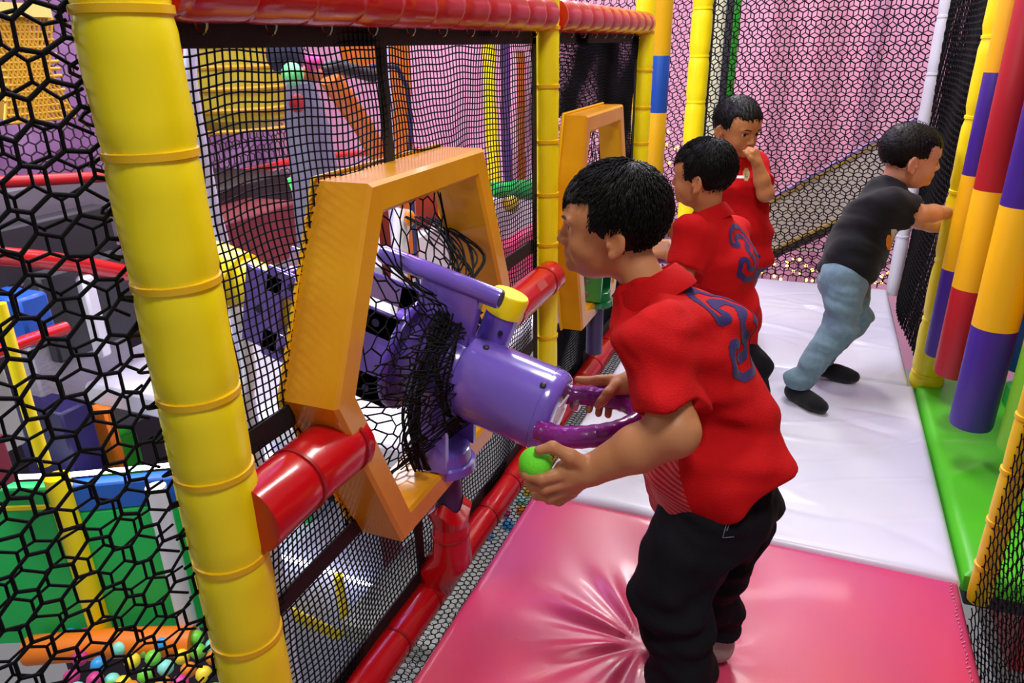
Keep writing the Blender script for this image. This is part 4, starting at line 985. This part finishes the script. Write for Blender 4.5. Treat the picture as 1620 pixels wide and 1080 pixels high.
    for j in range(m_):
        for q_ in range(3): a = q_*2.094; tri.append(pts[:, j]+W[j]*(math.cos(a)*T+math.sin(a)*B))
    SV = np.stack(tri, 1); SV = SV.reshape(-1, 3)*H.s@H.R+H.c
    f = [[j*3+q_, j*3+(q_+1) % 3, j*3+3+(q_+1) % 3, j*3+3+q_] for j in range(m_-1) for q_ in range(3)]
    SF = (np.array(f)[None]+np.arange(n)[:, None, None]*3*m_).reshape(-1, 4)
    np_mesh('hair', np.concatenate([V, SV]), np.concatenate([F, SF+len(V)]), HAIR, t)
def nrm_rows(A): return A/(np.linalg.norm(A, axis=1)[:, None]+1e-12)
EYEW = mat('eye_white', 'C4B8AE', .25); IRIS = mat('eye_iris', '140C08', .1); BROW = mat('brow_hair', '1C130E', .7)
def add_face(t, H, sidesv=(-1, 1)):
    for y in sidesv:
        e = MB().sphere((0, 0, 0), .0136, 36); V = np.array(e.v[0]); mi = []
        for f in e.f: mi.append(1 if V[list(f)].mean(0)[0] > .0112 else 0)
        e.v[0] = (V+np.array([.0672, y*.0300, -.0045]))*H.s@H.R+H.c; e.mi = mi; ob = e.build('eye', [EYEW, IRIS], t)
        b = MB(); b.tube([H.w((.0785, y*.046, .0125)), H.w((.0875, y*.033, .0175)), H.w((.0930, y*.015, .0145))], [.0012, .0026, .0022], 7); b.build('eyebrow', BROW, t)
        b = MB(); b.tube([H.w((.0715, y*.045, -.003)), H.w((.0788, y*.036, .0025)), H.w((.0812, y*.027, .0030)), H.w((.0795, y*.017, -.002))], [.0006, .0014, .0014, .0007], 6); b.build('eyelid_line', BROW, t)
def skin_color(H, base):
    b = np.array(srgb(base)[:3])
    def f(V):
        q = H.loc(V); c = np.tile(b, (len(V), 1)); x, y, z = q.T
        lip = np.exp(-((y/.021)**2+((z+.0590)/.0085)**2)**2)*(x > .07); c = c*(1-lip[:, None]*.55)+np.array(srgb('9A4A40')[:3])*lip[:, None]*.55
        ear = np.exp(-(((x+.006)/.02)**2+((z+.022)/.026)**2))*(np.abs(y) > .070)*(np.abs(z) < .09); c = c*(1-.12*ear[:, None]*np.array([0, 1, 1]))
        return c
    return f
def skinmat(name, attr=True): return mat(name, 'B07040', .46, attr='col', sss=.06, bump=.05, bscale=220, spec=.4)
SKIN = skinmat('skin')
THREE = [(-.5, .55), (-.5, .8), (-.22, 1), (.25, 1), (.5, .78), (.5, .28), (.12, .0), (.5, -.28), (.5, -.78), (.25, -1), (-.22, -1), (-.5, -.8), (-.5, -.55)]
def numeral(t, V, F, c, right, up, width, height, m_, outline=(.085, .285)):
    """navy outlined 3 lying on the shirt surface; c is outside the back, rays go inwards."""
    bv = BVHTree.FromPolygons([Vector(v) for v in V], [tuple(int(i) for i in f) for f in F])
    right = nrm(right); up = perp(up, right); inn = -np.cross(right, up); st = .0016; P = np.array(THREE)
    nu, nv = int(width*1.6/st), int(height*1.35/st); us = (np.arange(nu+1)/nu-.5)*width*1.6; vs_ = (np.arange(nv+1)/nv-.5)*height*1.35
    U, W = np.meshgrid(us, vs_, indexing='ij'); uc = (U[:-1, :-1]+U[1:, 1:])/2/(width); vc = (W[:-1, :-1]+W[1:, 1:])/2/(height/2)
    d = np.full(uc.shape, 9.)
    for a, b in zip(P[:-1], P[1:]):
        a = a*[1, height/2/width]; b = b*[1, height/2/width]; ba = b-a; x, y = uc-a[0], vc*height/2/width-a[1]; s_ = np.clip((x*ba[0]+y*ba[1])/(ba@ba), 0, 1); d = np.minimum(d, np.hypot(x-s_*ba[0], y-s_*ba[1]))
    msk = (d > outline[0]) & (d < outline[1])
    pos = {}; VV = []; FF = []
    def vid(i, j):
        if (i, j) not in pos:
            o = np.array(c)+right*us[i]+up*vs_[j]-inn*.08; hit = bv.ray_cast(Vector(o), Vector(inn), .3)
            if hit[0] is None: pos[(i, j)] = None
            else: pos[(i, j)] = len(VV); VV.append(np.array(hit[0])+np.array(hit[1])*(.0009 if np.array(hit[1])@inn < 0 else -.0009))
        return pos[(i, j)]
    for i, j in np.argwhere(msk):
        q = [vid(i, j), vid(i+1, j), vid(i+1, j+1), vid(i, j+1)]
        if None not in q and max(np.linalg.norm(VV[q[0]]-VV[q[2]]), 0) < .02: FF.append(q)
    np_mesh('number_three', VV, FF, m_, t)
def cloth_mat(name, col, sheen=.3, rough=.85, bs=400, var=.06):
    m_ = mat(name, col, rough, bump=.25, bscale=bs, var=var, vscale=60, spec=.2); m_.node_tree.nodes['Principled BSDF'].inputs['Sheen Weight'].default_value = sheen; return m_
POLO = cloth_mat('red_pique', 'BE060C', .0); NAVYN = cloth_mat('navy_print', '2A1C5C', .1); DENIM = cloth_mat('dark_denim', '0D0C14', .0); JEANS = cloth_mat('light_denim', '6F8C9C', .2, var=.2)
BLKT = cloth_mat('black_jersey', '101014', .1)
def folds(center, axis, amp, fr, seed):
    axis = nrm(axis); r_ = np.random.default_rng(seed); K = [(nrm(axis+r_.normal(0, .45, 3)), r_.uniform(.6, 1.5)*fr, r_.uniform(0, 6)) for _ in range(5)]
    def f(P):
        s_ = np.zeros(len(P))
        for n, w, ph in K:
            g = np.sin((P@n)*w+ph+1.5*np.sin((P[:, 2]+P[:, 0]*.7)*23+ph)); s_ += amp*.30*g*np.abs(g)*np.sin(P[:, 1]*19+P[:, 2]*13+ph)
        return s_
    return f
def collar(t, nb, axis, fwd, r0, r1, hgt, m_, tilt=.35, name='collar'):
    """folded polo collar round the neck, open at the front"""
    ax = nrm(axis); fw = perp(fwd, ax); lf = np.cross(ax, fw); B = MB(); n = 44; rows = []
    prof = [(r0, .0), (r0*.97, hgt*.55), (r0*.98, hgt*.95), (r0*1.03, hgt*1.05), (r0*1.10, hgt*.95), (r1, hgt*.15), (r1*1.08, -hgt*.30), (r1*1.09, -hgt*.42), (r1*1.05, -hgt*.40), (r1*.98, hgt*.05), (r0*1.06, hgt*.80)]
    V = []
    for i in range(n+1):
        a = .28+(2*math.pi-.56)*i/n; d = fw*math.cos(a)*1.05+lf*math.sin(a); op = math.exp(-((min(i, n-i))/3.)**2)
        for r_, z in prof: V.append(np.array(nb)+d*r_+ax*(z-tilt*r_*math.cos(a)*.6-(.010*op if z < hgt*.3 else 0)))
    k = len(prof); F = [(i*k+j, (i+1)*k+j, (i+1)*k+j+1, i*k+j+1) for i in range(n) for j in range(k-1)]
    B.add(V, F); return B.build(name, m_, t, angle=60)
# ======================= the boy at the purple cannon
def lerp(a, b, s_): return np.array(a)*(1-s_)+np.array(b)*s_
H1 = Head(atd(969, 351, 1.185), (-.975, -.20, -.03), (-.03, 0, 1), .86)
J1 = dict(pel=atd(1130, 752, 1.235), chest=atd(1100, 553, 1.205), neck=atd(1022, 452, 1.195), shL=atd(1040, 545, 1.085), shR=atd(1075, 515, 1.31), elL=atd(1066, 682, 1.055), wrL=atd(938, 742, 1.115),
          elR=atd(1090, 600, 1.36), wrR=atd(1002, 606, 1.36), hipL=atd(1112, 822, 1.19), hipR=atd(1160, 812, 1.30), knL=atd(1060, 935, 1.17), knR=atd(1122, 905, 1.31), anL=at(1098, 1190, 2, .03), anR=at(1133, 1010, 2, .045), arm=1.32)
t1, J, sk, side = boy('boy in a red polo with number three, bending at the purple cannon, holding a ball', J1, 'A8683E', None, H1, .0024)
lean = nrm(J['neck']-J['pel']); bk = -perp(np.array([-1, .1, -.0]), lean)
# left hand closed round the lime ball (points placed finger by finger)
ballc = atd(847, 733, 1.118); W = J['wrL']; pts = lambda L_: [atd(*q_) for q_ in L_]
sk.cap(W, atd(892, 742, 1.112), .0185, .0150, k=.012); sk.cap(W, atd(900, 760, 1.118), .018, .0140, k=.012); sk.cap(atd(925, 750, 1.12), atd(908, 772, 1.135), .016, .012, k=.012)
sk.chain(pts([(926, 735, 1.105), (902, 722, 1.095), (874, 707, 1.090), (852, 712, 1.092)]), [.0135, .0115, .0090, .0072], k=.006)
sk.chain(pts([(886, 750, 1.110), (856, 757, 1.100), (834, 751, 1.108), (827, 746, 1.120)]), [.0110, .0094, .0084, .0074], k=.004)
sk.chain(pts([(892, 764, 1.118), (862, 772, 1.112), (841, 768, 1.120), (835, 762, 1.132)]), [.0108, .0092, .0082, .0070], k=.004)
sk.chain(pts([(898, 774, 1.130), (870, 786, 1.130), (850, 783, 1.142), (845, 774, 1.152)]), [.0104, .0090, .0080, .0068], k=.004)
sk.chain(pts([(906, 778, 1.145), (884, 792, 1.150), (868, 790, 1.162), (862, 780, 1.170)]), [.0098, .0082, .0072, .0062], k=.004)
# right hand over the far limb of the handle
hd_ = lambda px, py, z: at(px, py, 2, z)
W = np.array(atd(1002, 606, 1.36)); J['wrR'] = W
sk.p = [p_ for p_ in sk.p]
sk.cap(J['elR'], W, .026, .021, k=.01); sk.cap(W, atd(970, 604, 1.375), .0185, .0130, k=.012); sk.cap(W, atd(976, 614, 1.36), .018, .0130, k=.012)
sk.chain(pts([(968, 600, 1.375), (945, 601, 1.378), (927, 602, 1.382), (914, 600, 1.385)]), [.0105, .0090, .0080, .0068], k=.004)
sk.chain(pts([(975, 610, 1.355), (962, 622, 1.345), (953, 634, 1.345), (946, 641, 1.352)]), [.0125, .0100, .0088, .0074], k=.005)
for a_, b_, c_ in (((964, 600, 1.395), (938, 612, 1.425), (932, 648, 1.41)), ((968, 602, 1.39), (952, 616, 1.42), (947, 654, 1.40)), ((974, 604, 1.385), (966, 620, 1.41), (962, 656, 1.395))):
    sk.chain(pts([a_, b_, c_]), [.0100, .0086, .0072], k=.004)
# feet and legs stay inside socks and trousers
for q in 'LR': sk.cap(J['hip'+q], J['kn'+q], .045, .035, k=.02); sk.cap(J['kn'+q], J['an'+q]+np.array([0, 0, .03]), .034, .022, k=.02)
sdf_obj('body', sk, .0024, SKIN, t1, skin_color(H1, 'C28458'))
add_face(t1, H1); add_hair(t1, H1, (.048, .040, -.020, -.062), 5, nst=5200, ln=.026, lift=.006, thick=.011)
def sleeve(sh, a, b, cut, r0, r1, ri):
    g = S(); d = nrm(b-a); e = lerp(a, b, cut); g.cap(a, lerp(a, b, 1.1), r0, r1); g.plane(e, d, k=.002); g.cap(lerp(a, b, cut+.12), lerp(a, b, 1.6), ri, ri, k=.002, op='s')
    sh._a('u', lambda P: g.ev(P), (a+e)/2, np.linalg.norm(e-a)/2+r1+.01, .028)
sh = S(); P0, CH, NB = J['pel'], J['chest'], J['neck']
hem = P0-lean*.028
sh.ecap(P0-lean*.09, P0+lean*.05, .122, .108, .118, .100, side, k=.05)
sh.ecap(P0+lean*.04+bk*.004, CH, .112, .092, .108, .082, side, k=.05)
sh.ecap(CH, NB-lean*.045, .112, .078, .082, .060, side, k=.05)
sh.ecap(NB-lean*.05, NB-lean*.012, .07, .055, .042, .046, side, k=.04)
sh.ell(P0+bk*.030+lean*.01, (.095, .110, .095), None, k=.07)
for q in 'LR':
    a, b = J['sh'+q], J['el'+q]
    sh.cap(lerp(a, CH, .25), a, .052, .048, k=.045); sleeve(sh, a, b, .74, .048, .0565, .0445)
aL = nrm(J['elL']-J['shL']); aR = nrm(J['elR']-J['shR'])
def cuffcut(a, b, s_):
    a = np.array(a); b = np.array(b); d = nrm(b-a); e_ = lerp(a, b, s_)
    return lambda P: np.where(np.linalg.norm((P-e_)-((P-e_)@d)[:, None]*d, axis=1) < .085, (P-e_)@d, -1) if True else None
def hemf(P):
    q = P-hem; u = q@side; b_ = q@bk; v = q@lean
    notch = np.maximum(0, 1-np.abs(b_+.005)/.035)*.032*(u > 0)
    return -(v-notch-.22*b_+.002*np.sin(b_*60+u*40))
sh.fn('i', hemf, k=.003)
sh.fn('d', folds(P0, lean, .024, 26, 3))
def drape(P):
    q = P-P0; v = q@lean; u = q@side; b_ = q@bk
    s_ = np.clip(v/.30, 0, 1)
    return .004*np.sin(b_*75+v*26+u*8)*np.exp(-((v-.12)/.11)**2)+.003*np.sin(v*85+b_*30)*np.exp(-((v-.17)/.06)**2)*np.clip(.5-b_/.1, 0, 1)
sh.fn('d', drape)
STRIPE = cloth_mat('striped_red_side', 'A80E18', .2)
nt = STRIPE.node_tree; bs = nt.nodes['Principled BSDF']; tc = nt.nodes.new('ShaderNodeTexCoord'); mp = nt.nodes.new('ShaderNodeMapping')
wv = nt.nodes.new('ShaderNodeTexWave'); wv.wave_type = 'BANDS'; wv.bands_direction = 'Z'; wv.inputs['Scale'].default_value = 42; wv.inputs['Distortion'].default_value = .6
mp.inputs['Rotation'].default_value = (0, math.radians(-14), 0); nt.links.new(tc.outputs['Object'], mp.inputs[0]); nt.links.new(mp.outputs[0], wv.inputs['Vector'])
mx = nt.nodes.new('ShaderNodeMix'); mx.data_type = 'RGBA'; mx.inputs[6].default_value = srgb('980A14'); mx.inputs[7].default_value = srgb('D84850')
nt.links.new(wv.outputs['Fac'], mx.inputs[0]); nt.links.new(mx.outputs[2], bs.inputs['Base Color'])
def sreg(P):
    q = P-hem; b_ = q@bk; v = q@lean; u = q@side
    return ((b_ < -.002) & (v < .125) & (u > -.02)).astype(int)
o, SV, SF = sdf_obj('polo_shirt', sh, .0032, POLO, t1, mats2=[STRIPE], region=sreg)
sub(o)
collar(t1, NB-lean*.018+bk*.004, nrm(lean+np.array([-.05, 0, .25])), (-1, .15, -.3), .047, .066, .030, POLO)
numeral(t1, SV, SF, lerp(CH, NB, .12)+bk*.10+side*.004+lean*.004, -side+bk*.10, lean, .080, .125, NAVYN)
B = MB(); B.sphere(hem+lean*.085+side*.113-bk*.006, (.004, .002, .0045), 12); B.build('hem_tab', mat('navy_tab', '1C1838', .7), o)
# trousers
tr = S(); hL, hR, kL, kR, aL_, aR_ = [J[q] for q in ('hipL', 'hipR', 'knL', 'knR', 'anL', 'anR')]
tr.ecap(P0-lean*.06-bk*.01, P0+lean*.03-bk*.01, .102, .080, .095, .078, side, k=.04); tr.ell(P0+bk*.012-lean*.035, (.075, .095, .07), None, k=.05)
tr.cap(hL, kL, .078, .060, k=.035); tr.cap(kL, lerp(kL, aL_, .5), .058, .052, k=.02); tr.cap(lerp(kL, aL_, .5), aL_, .052, .050, k=.01)
tr.cap(hR, kR, .074, .054, k=.035); tr.cap(kR, aR_+np.array([0, 0, .03]), .052, .043, k=.02)
tr.fn('d', folds(P0, (0, 0, 1), .014, 60, 8))
kk = kL
tr.fn('d', lambda P: .005*np.sin((P[:, 2]-.12*P[:, 0])*150+3*np.sin(P[:, 1]*30))*np.exp(-((P[:, 2]-kk[2]+.02)/.05)**2))
tr.fn('i', lambda P: np.where(P[:, 1] > (aL_[1]+aR_[1])/2, (aR_[2]+.028-P[:, 2]), .012-P[:, 2]), k=.003)
tr.fn('i', lambda P: (P-(P0+lean*.005))@lean, k=.004)
o, TV, TF = sdf_obj('trousers', tr, .0034, DENIM, t1); sub(o)
B = MB(); r_ = .0385; c_ = aR_+np.array([0, 0, .032]); B.tube([c_+np.array([r_*math.cos(q_), r_*math.sin(q_), .002*math.sin(3*q_)]) for q_ in np.linspace(0, 6.283, 37)[:-1]], .0045, 8, closed=True); B.build('turned_hem', DENIM, o)
TB = BVHTree.FromPolygons([Vector(v) for v in TV], [tuple(int(i) for i in f) for f in TF])
def on_mesh(bv, px, py):
    d = _ray(px, py); hit = bv.ray_cast(Vector(CAM), Vector(d).normalized()); return None if hit[0] is None else np.array(hit[0])+np.array(hit[1])*.0008
def stitch(name, L_, bv, parent, m_, r=.0008):
    B = MB(); ok = False
    for seg in L_:
        P = []
        for (a, b) in zip(seg[:-1], seg[1:]):
            for i in range(5): q_ = on_mesh(bv, a[0]+(b[0]-a[0])*i/5, a[1]+(b[1]-a[1])*i/5); P += [] if q_ is None else [q_]
        if len(P) > 2: B.tube(P, r, 4); ok = True
    if ok: B.build(name, m_, parent)
stitch('pocket_stitching', [[(1152, 818), (1143, 850), (1165, 848)], [(1158, 818), (1147, 845)]], TB, o, mat('grey_thread', '6A6A78', .7))
# socks
def sock(name, an, toe, heel, m_, t_, m2=None, top=.05, lift=0, wd_=1.0):
    sd = S(); an, toe, heel = [np.array(q_, float) for q_ in (an, toe, heel)]; md = lerp(heel, toe, .45)
    sd.cap(heel, md, .024*wd_, .025*wd_, k=.02); sd.cap(md, lerp(md, toe, .8), .026*wd_, .020*wd_, k=.02); sd.cap(heel+np.array([0, 0, .008]), an+np.array([0, 0, top]), .025*wd_, .027*wd_, k=.02)
    sd.cap(lerp(heel, toe, .7), lerp(heel, toe, .7)+np.cross(nrm(toe-heel), (0, 0, 1))*.012, .020, .018, k=.02)
    sd.fn('i', lambda P: .001+lift-P[:, 2], k=.006)
    if m2: return sdf_obj(name, sd, .0032, m_, t_, mats2=[m2], region=lambda P: (((P-heel)@nrm(toe-heel)) > np.linalg.norm(toe-heel)*.72).astype(int))
    return sdf_obj(name, sd, .0034, m_, t_)
GREYS = cloth_mat('grey_sock_knit', 'A49E94', .2); GRNS = cloth_mat('green_sock_knit', '2E8A4C', .2); BLKS = cloth_mat('black_sock_knit', '131318', .2)
sock('sock', aR_, at(1024, 1003, 2, .02), at(1133, 1020, 2, .030), GREYS, t1, m2=GRNS, wd_=1.16)
sock('sock', aL_+np.array([0, 0, 0]), aL_+np.array([-.14, -.03, -.009]), aL_+np.array([0, 0, -.004]), GREYS, t1, m2=GRNS, top=.02)
o = MB().sphere(ballc, .0262, 32).build('foam_ball', mat('lime_foam', '6FF02E', .75, bump=.2, bscale=250)); tag(o, 'lime green foam ball held in the left hand of the bending boy', 'ball')
# ======================= second boy, in front of the green cannon
H2 = Head(atd(1112, 275, 1.980), (-.95, .20, -.04), (-.03, 0, 1), .83)
c2 = atd(1135, 470, 2.040)
J2 = dict(pel=atd(1150, 540, 2.100), chest=atd(1142, 415, 2.040), neck=atd(1120, 335, 2.015), shL=atd(1098, 365, 1.940), shR=atd(1158, 366, 2.130), elL=atd(1080, 435, 1.950), wrL=atd(1062, 400, 2.040), elR=atd(1100, 420, 2.180), wrR=atd(1062, 358, 2.210),
          hipL=atd(1150, 560, 2.080), hipR=atd(1165, 555, 2.160), knL=(-.14, 1.96, .19), knR=(-.09, 2.05, .20), anL=(-.12, 1.98, .03), anR=(-.06, 2.08, .03))
t2, J, sk, side = boy('second boy in a red polo with a navy number three, working the green cannon', J2, None, None, H2, .003)
hand(sk, J['wrL'], (-.85, .45, .1), (.2, .5, -.6), (0, .0, 1), (.7, .75, .8, .85)); hand(sk, J['wrR'], (-.9, .1, .25), (.1, -.3, -.8), (0, -1, .3), (.5, .55, .6, .7))
for q in 'LR': sk.cap(J['hip'+q], J['kn'+q], .045, .035, k=.02); sk.cap(J['kn'+q], J['an'+q]+np.array([0, 0, .03]), .034, .022, k=.02)
sdf_obj('body', sk, .0030, SKIN, t2, skin_color(H2, 'BE8054'))
add_face(t2, H2); add_hair(t2, H2, (.042, .040, -.022, -.050), 9, nst=2600, ln=.028, lift=.005, thick=.012)
def shirt(t_, J, side, m_, wid=1., hemd=.05, cuff=.80, dep=1., seed=2, h=.004, flare=1.05, sl=.050, sl2=None):
    sh = S(); P0, CH, NB = J['pel'], J['chest'], J['neck']; ln_ = nrm(NB-P0)
    sh.ecap(P0-ln_*(hemd+.05), lerp(P0, CH, .4), .105*wid*flare, .078*dep*flare, .105*wid, .078*dep, side, k=.05)
    sh.ecap(lerp(P0, CH, .3), CH, .105*wid, .078*dep, .105*wid, .076*dep, side, k=.05)
    sh.ecap(CH, NB-ln_*.045, .108*wid, .072*dep, .078, .058, side, k=.05); sh.ecap(NB-ln_*.05, NB-ln_*.012, .07, .055, .040, .044, side, k=.04)
    for q in 'LR':
        a, b = J['sh'+q], J['el'+q]; sh.cap(lerp(a, CH, .25), a, .048, .045, k=.045); sleeve(sh, a, b, cuff, .043, sl, sl-.013)
    he = P0-ln_*hemd
    sh.fn('i', lambda P: -((P-he)@ln_+.004*np.sin(P[:, 0]*40+P[:, 1]*50)), k=.003); sh.fn('d', folds(P0, ln_, .012, 40, seed))
    return sdf_obj('shirt', sh, h, m_, t_)+(ln_,)
def pants(t_, J, side, m_, waist=.01, r=1., seed=4, cut=.03, h=.004, flare=.040):
    tr = S(); P0 = J['pel']; ln_ = nrm(J['neck']-P0)
    tr.ecap(P0-ln_*.05, P0+ln_*.04, .10*r, .075*r, .095*r, .072*r, side, k=.04)
    for q in 'LR':
        h_, k_, a_ = J['hip'+q], J['kn'+q], J['an'+q]; tr.cap(h_, k_, .066*r, .050*r, k=.035); tr.cap(k_, a_+np.array([0, 0, cut*.5]), .050*r, flare*r, k=.02)
    tr.fn('d', folds(P0, (0, 0, 1), .012, 55, seed))
    tr.fn('i', lambda P: cut-P[:, 2], k=.003); tr.fn('i', lambda P: (P-(P0+ln_*waist))@ln_, k=.004)
    return sdf_obj('trousers', tr, h, m_, t_)
o, SV, SF, ln_ = shirt(t2, J, side, POLO, wid=1.02, hemd=.045, cuff=.80, seed=5)
bk = np.cross(side, ln_); bk = bk if bk[0] > 0 else -bk
collar(t2, J['neck']-ln_*.018, nrm(ln_+np.array([-.05, 0, .2])), (-1, .3, -.2), .044, .060, .028, POLO)
numeral(t2, SV, SF, lerp(J['chest'], J['neck'], .15)+bk*.09+side*.004, -side, ln_, .074, .120, NAVYN)
pants(t2, J, side, DENIM)
for q in 'LR': sock('sock', J['an'+q], J['an'+q]+np.array([-.125, .02, -.010]), J['an'+q]+np.array([.0, 0, -.006]), BLKS, t2, top=.02)
# ======================= third boy, touching his nose

H3 = Head(atd(1166, 200, 2.560), (.72, -.62, -.24), (.08, -.05, 1), .92)
J3 = dict(pel=atd(1178, 395, 2.650), chest=atd(1172, 300, 2.620), neck=atd(1160, 240, 2.620), shL=atd(1196, 262, 2.640), shR=atd(1130, 270, 2.600), elL=atd(1211, 306, 2.520), wrL=atd(1198, 259, 2.480), elR=atd(1125, 340, 2.620), wrR=atd(1115, 380, 2.560),
          hipL=atd(1180, 408, 2.630), hipR=atd(1168, 408, 2.660), knL=(-.19, 2.62, .22), knR=(-.27, 2.58, .22), anL=(-.18, 2.66, .03), anR=(-.27, 2.62, .03))
t3, J, sk, side = boy('boy in a red polo with a small chest badge, holding his hand to his nose', J3, None, None, H3, .0032)
hand(sk, J['wrL'], (-.30, -.05, 1), (-.9, .3, .1), (-.3, -.9, .2), (1.0, 1.05, 1.1, 1.15), s=.85)
hand(sk, J['wrR'], (0, -.1, -1), (.5, .5, 0), (.5, -.5, 0), (.3, .35, .4, .4), s=.95)
for q in 'LR': sk.cap(J['hip'+q], J['kn'+q], .042, .033, k=.02); sk.cap(J['kn'+q], J['an'+q]+np.array([0, 0, .03]), .032, .021, k=.02)
sdf_obj('body', sk, .0032, SKIN, t3, skin_color(H3, 'B67848'))
add_face(t3, H3); add_hair(t3, H3, (.050, .034, -.010, -.048), 13, nst=1400, ln=.014, lift=.003, thick=.008)
o, SV, SF, ln_ = shirt(t3, J, side, POLO, wid=.88, dep=.98, hemd=.065, cuff=.66, seed=7, sl=.045); sub(o)
collar(t3, J['neck']-ln_*.018, ln_, H3.f, .042, .057, .024, POLO)
SB = BVHTree.FromPolygons([Vector(v) for v in SV], [tuple(int(i) for i in f) for f in SF])
def patch(bv, cx, cy, w, h_, m_, name, parent, shape=None, n=14):
    V = []; F = []; idx = {}
    for i in range(n+1):
        for j in range(n+1):
            u, v = i/n*2-1, j/n*2-1; p_ = on_mesh(bv, cx+u*w, cy+v*h_)
            if p_ is not None and (shape is None or shape(u, v)): idx[(i, j)] = len(V); V.append(p_)
    for i in range(n):
        for j in range(n):
            q_ = [(i, j), (i+1, j), (i+1, j+1), (i, j+1)]
            if all(k_ in idx for k_ in q_): F.append([idx[k_] for k_ in q_])
    if F: np_mesh(name, V, F, m_, parent)
patch(SB, 1180.5, 276, 6, 12, mat('badge_gold', 'B49A5C', .6), 'chest_badge', o, lambda u, v: u*u+v*v < 1.0 and v < .95)
patch(SB, 1181, 275, 3.5, 8, mat('badge_dark', '54483A', .6), 'badge_emblem', o, lambda u, v: u*u+v*v < 1.0)
patch(SB, 1170, 280, 7, 2.2, mat('white_name_tag', 'EDE6E6', .5), 'name_tag', o)
pants(t3, J, side, cloth_mat('blue_denim', '1B2350', .2), r=.92)
for q in 'LR': sock('sock', J['an'+q], J['an'+q]+np.array([.08, -.085, -.010]), J['an'+q]+np.array([.0, 0, -.006]), BLKS, t3, top=.02)
# ======================= fourth boy, pushing the rollers
H4 = Head(atd(1440, 246, 2.22), (.955, .22, -.10), (.05, 0, 1), .88)
J4 = dict(pel=atd(1340, 428, 2.33), chest=atd(1376, 350, 2.28), neck=atd(1412, 288, 2.27), shL=atd(1402, 306, 2.36), shR=atd(1408, 322, 2.17), elL=atd(1455, 348, 2.36), wrL=atd(1498, 361, 2.38), elR=atd(1452, 338, 2.19), wrR=atd(1504, 336, 2.26),
          hipL=atd(1345, 445, 2.40), hipR=atd(1335, 445, 2.28), knL=atd(1352, 505, 2.46), knR=atd(1328, 520, 2.30), anL=(.115, 2.50, .055), anR=(.050, 2.285, .045))
t4, J, sk, side = boy('boy in a black t-shirt and pale blue jeans pushing the rollers', J4, None, None, H4, .0032)
hand(sk, J['wrR'], (.92, .35, .05), (.3, -.2, -.5), (0, .1, 1), (.15, .2, .25, .3), s=.92); hand(sk, J['wrL'], (.95, .1, .05), (.3, -.3, -.4), (0, -.2, 1), (.3, .35, .4, .4), s=.92)
for q in 'LR': sk.cap(J['hip'+q], J['kn'+q], .042, .033, k=.02); sk.cap(J['kn'+q], J['an'+q]+np.array([0, 0, .03]), .032, .021, k=.02)
sdf_obj('body', sk, .0032, SKIN, t4, skin_color(H4, 'C89070'))
add_face(t4, H4); add_hair(t4, H4, (.040, .036, -.004, -.040), 17, nst=1400, ln=.010, lift=.004, thick=.008, stand=True)
o, SV, SF, ln_ = shirt(t4, J, side, BLKT, wid=1.0, dep=1.02, hemd=.035, cuff=.78, seed=11, sl=.052, flare=1.0); sub(o)
SB = BVHTree.FromPolygons([Vector(v) for v in SV], [tuple(int(i) for i in f) for f in SF])
B = MB(); ax = nrm(ln_+np.array([.05, 0, .2])); x_, y_, z_ = frame(ax); nb = J['neck']-ln_*.008
B.tube([nb+.041*(x_*math.cos(q_)+y_*math.sin(q_)) for q_ in np.linspace(0, 6.283, 37)[:-1]], .0055, 8, closed=True); B.build('neckband', BLKT, o)
patch(SB, 1413, 376, 12, 16, mat('print_white', 'D8D6CC', .7), 'chest_print', o, lambda u, v: u*u+v*v < 1 and u > -.3)
patch(SB, 1406, 383, 5, 14, mat('print_orange', 'D88A1C', .7), 'chest_print', o, lambda u, v: u*u+v*v < 1)
pants(t4, J, side, JEANS, r=.98, cut=.055, flare=.043)
sock('sock', J['anR'], J['anR']+np.array([.085, -.07, -.022]), J['anR']+np.array([-.012, .008, -.018]), BLKS, t4, top=.02)
sock('sock', J['anL'], J['anL']+np.array([.12, -.01, -.032]), J['anL']+np.array([-.0, 0, -.020]), BLKS, t4, top=.02)
bpy.context.view_layer.update()
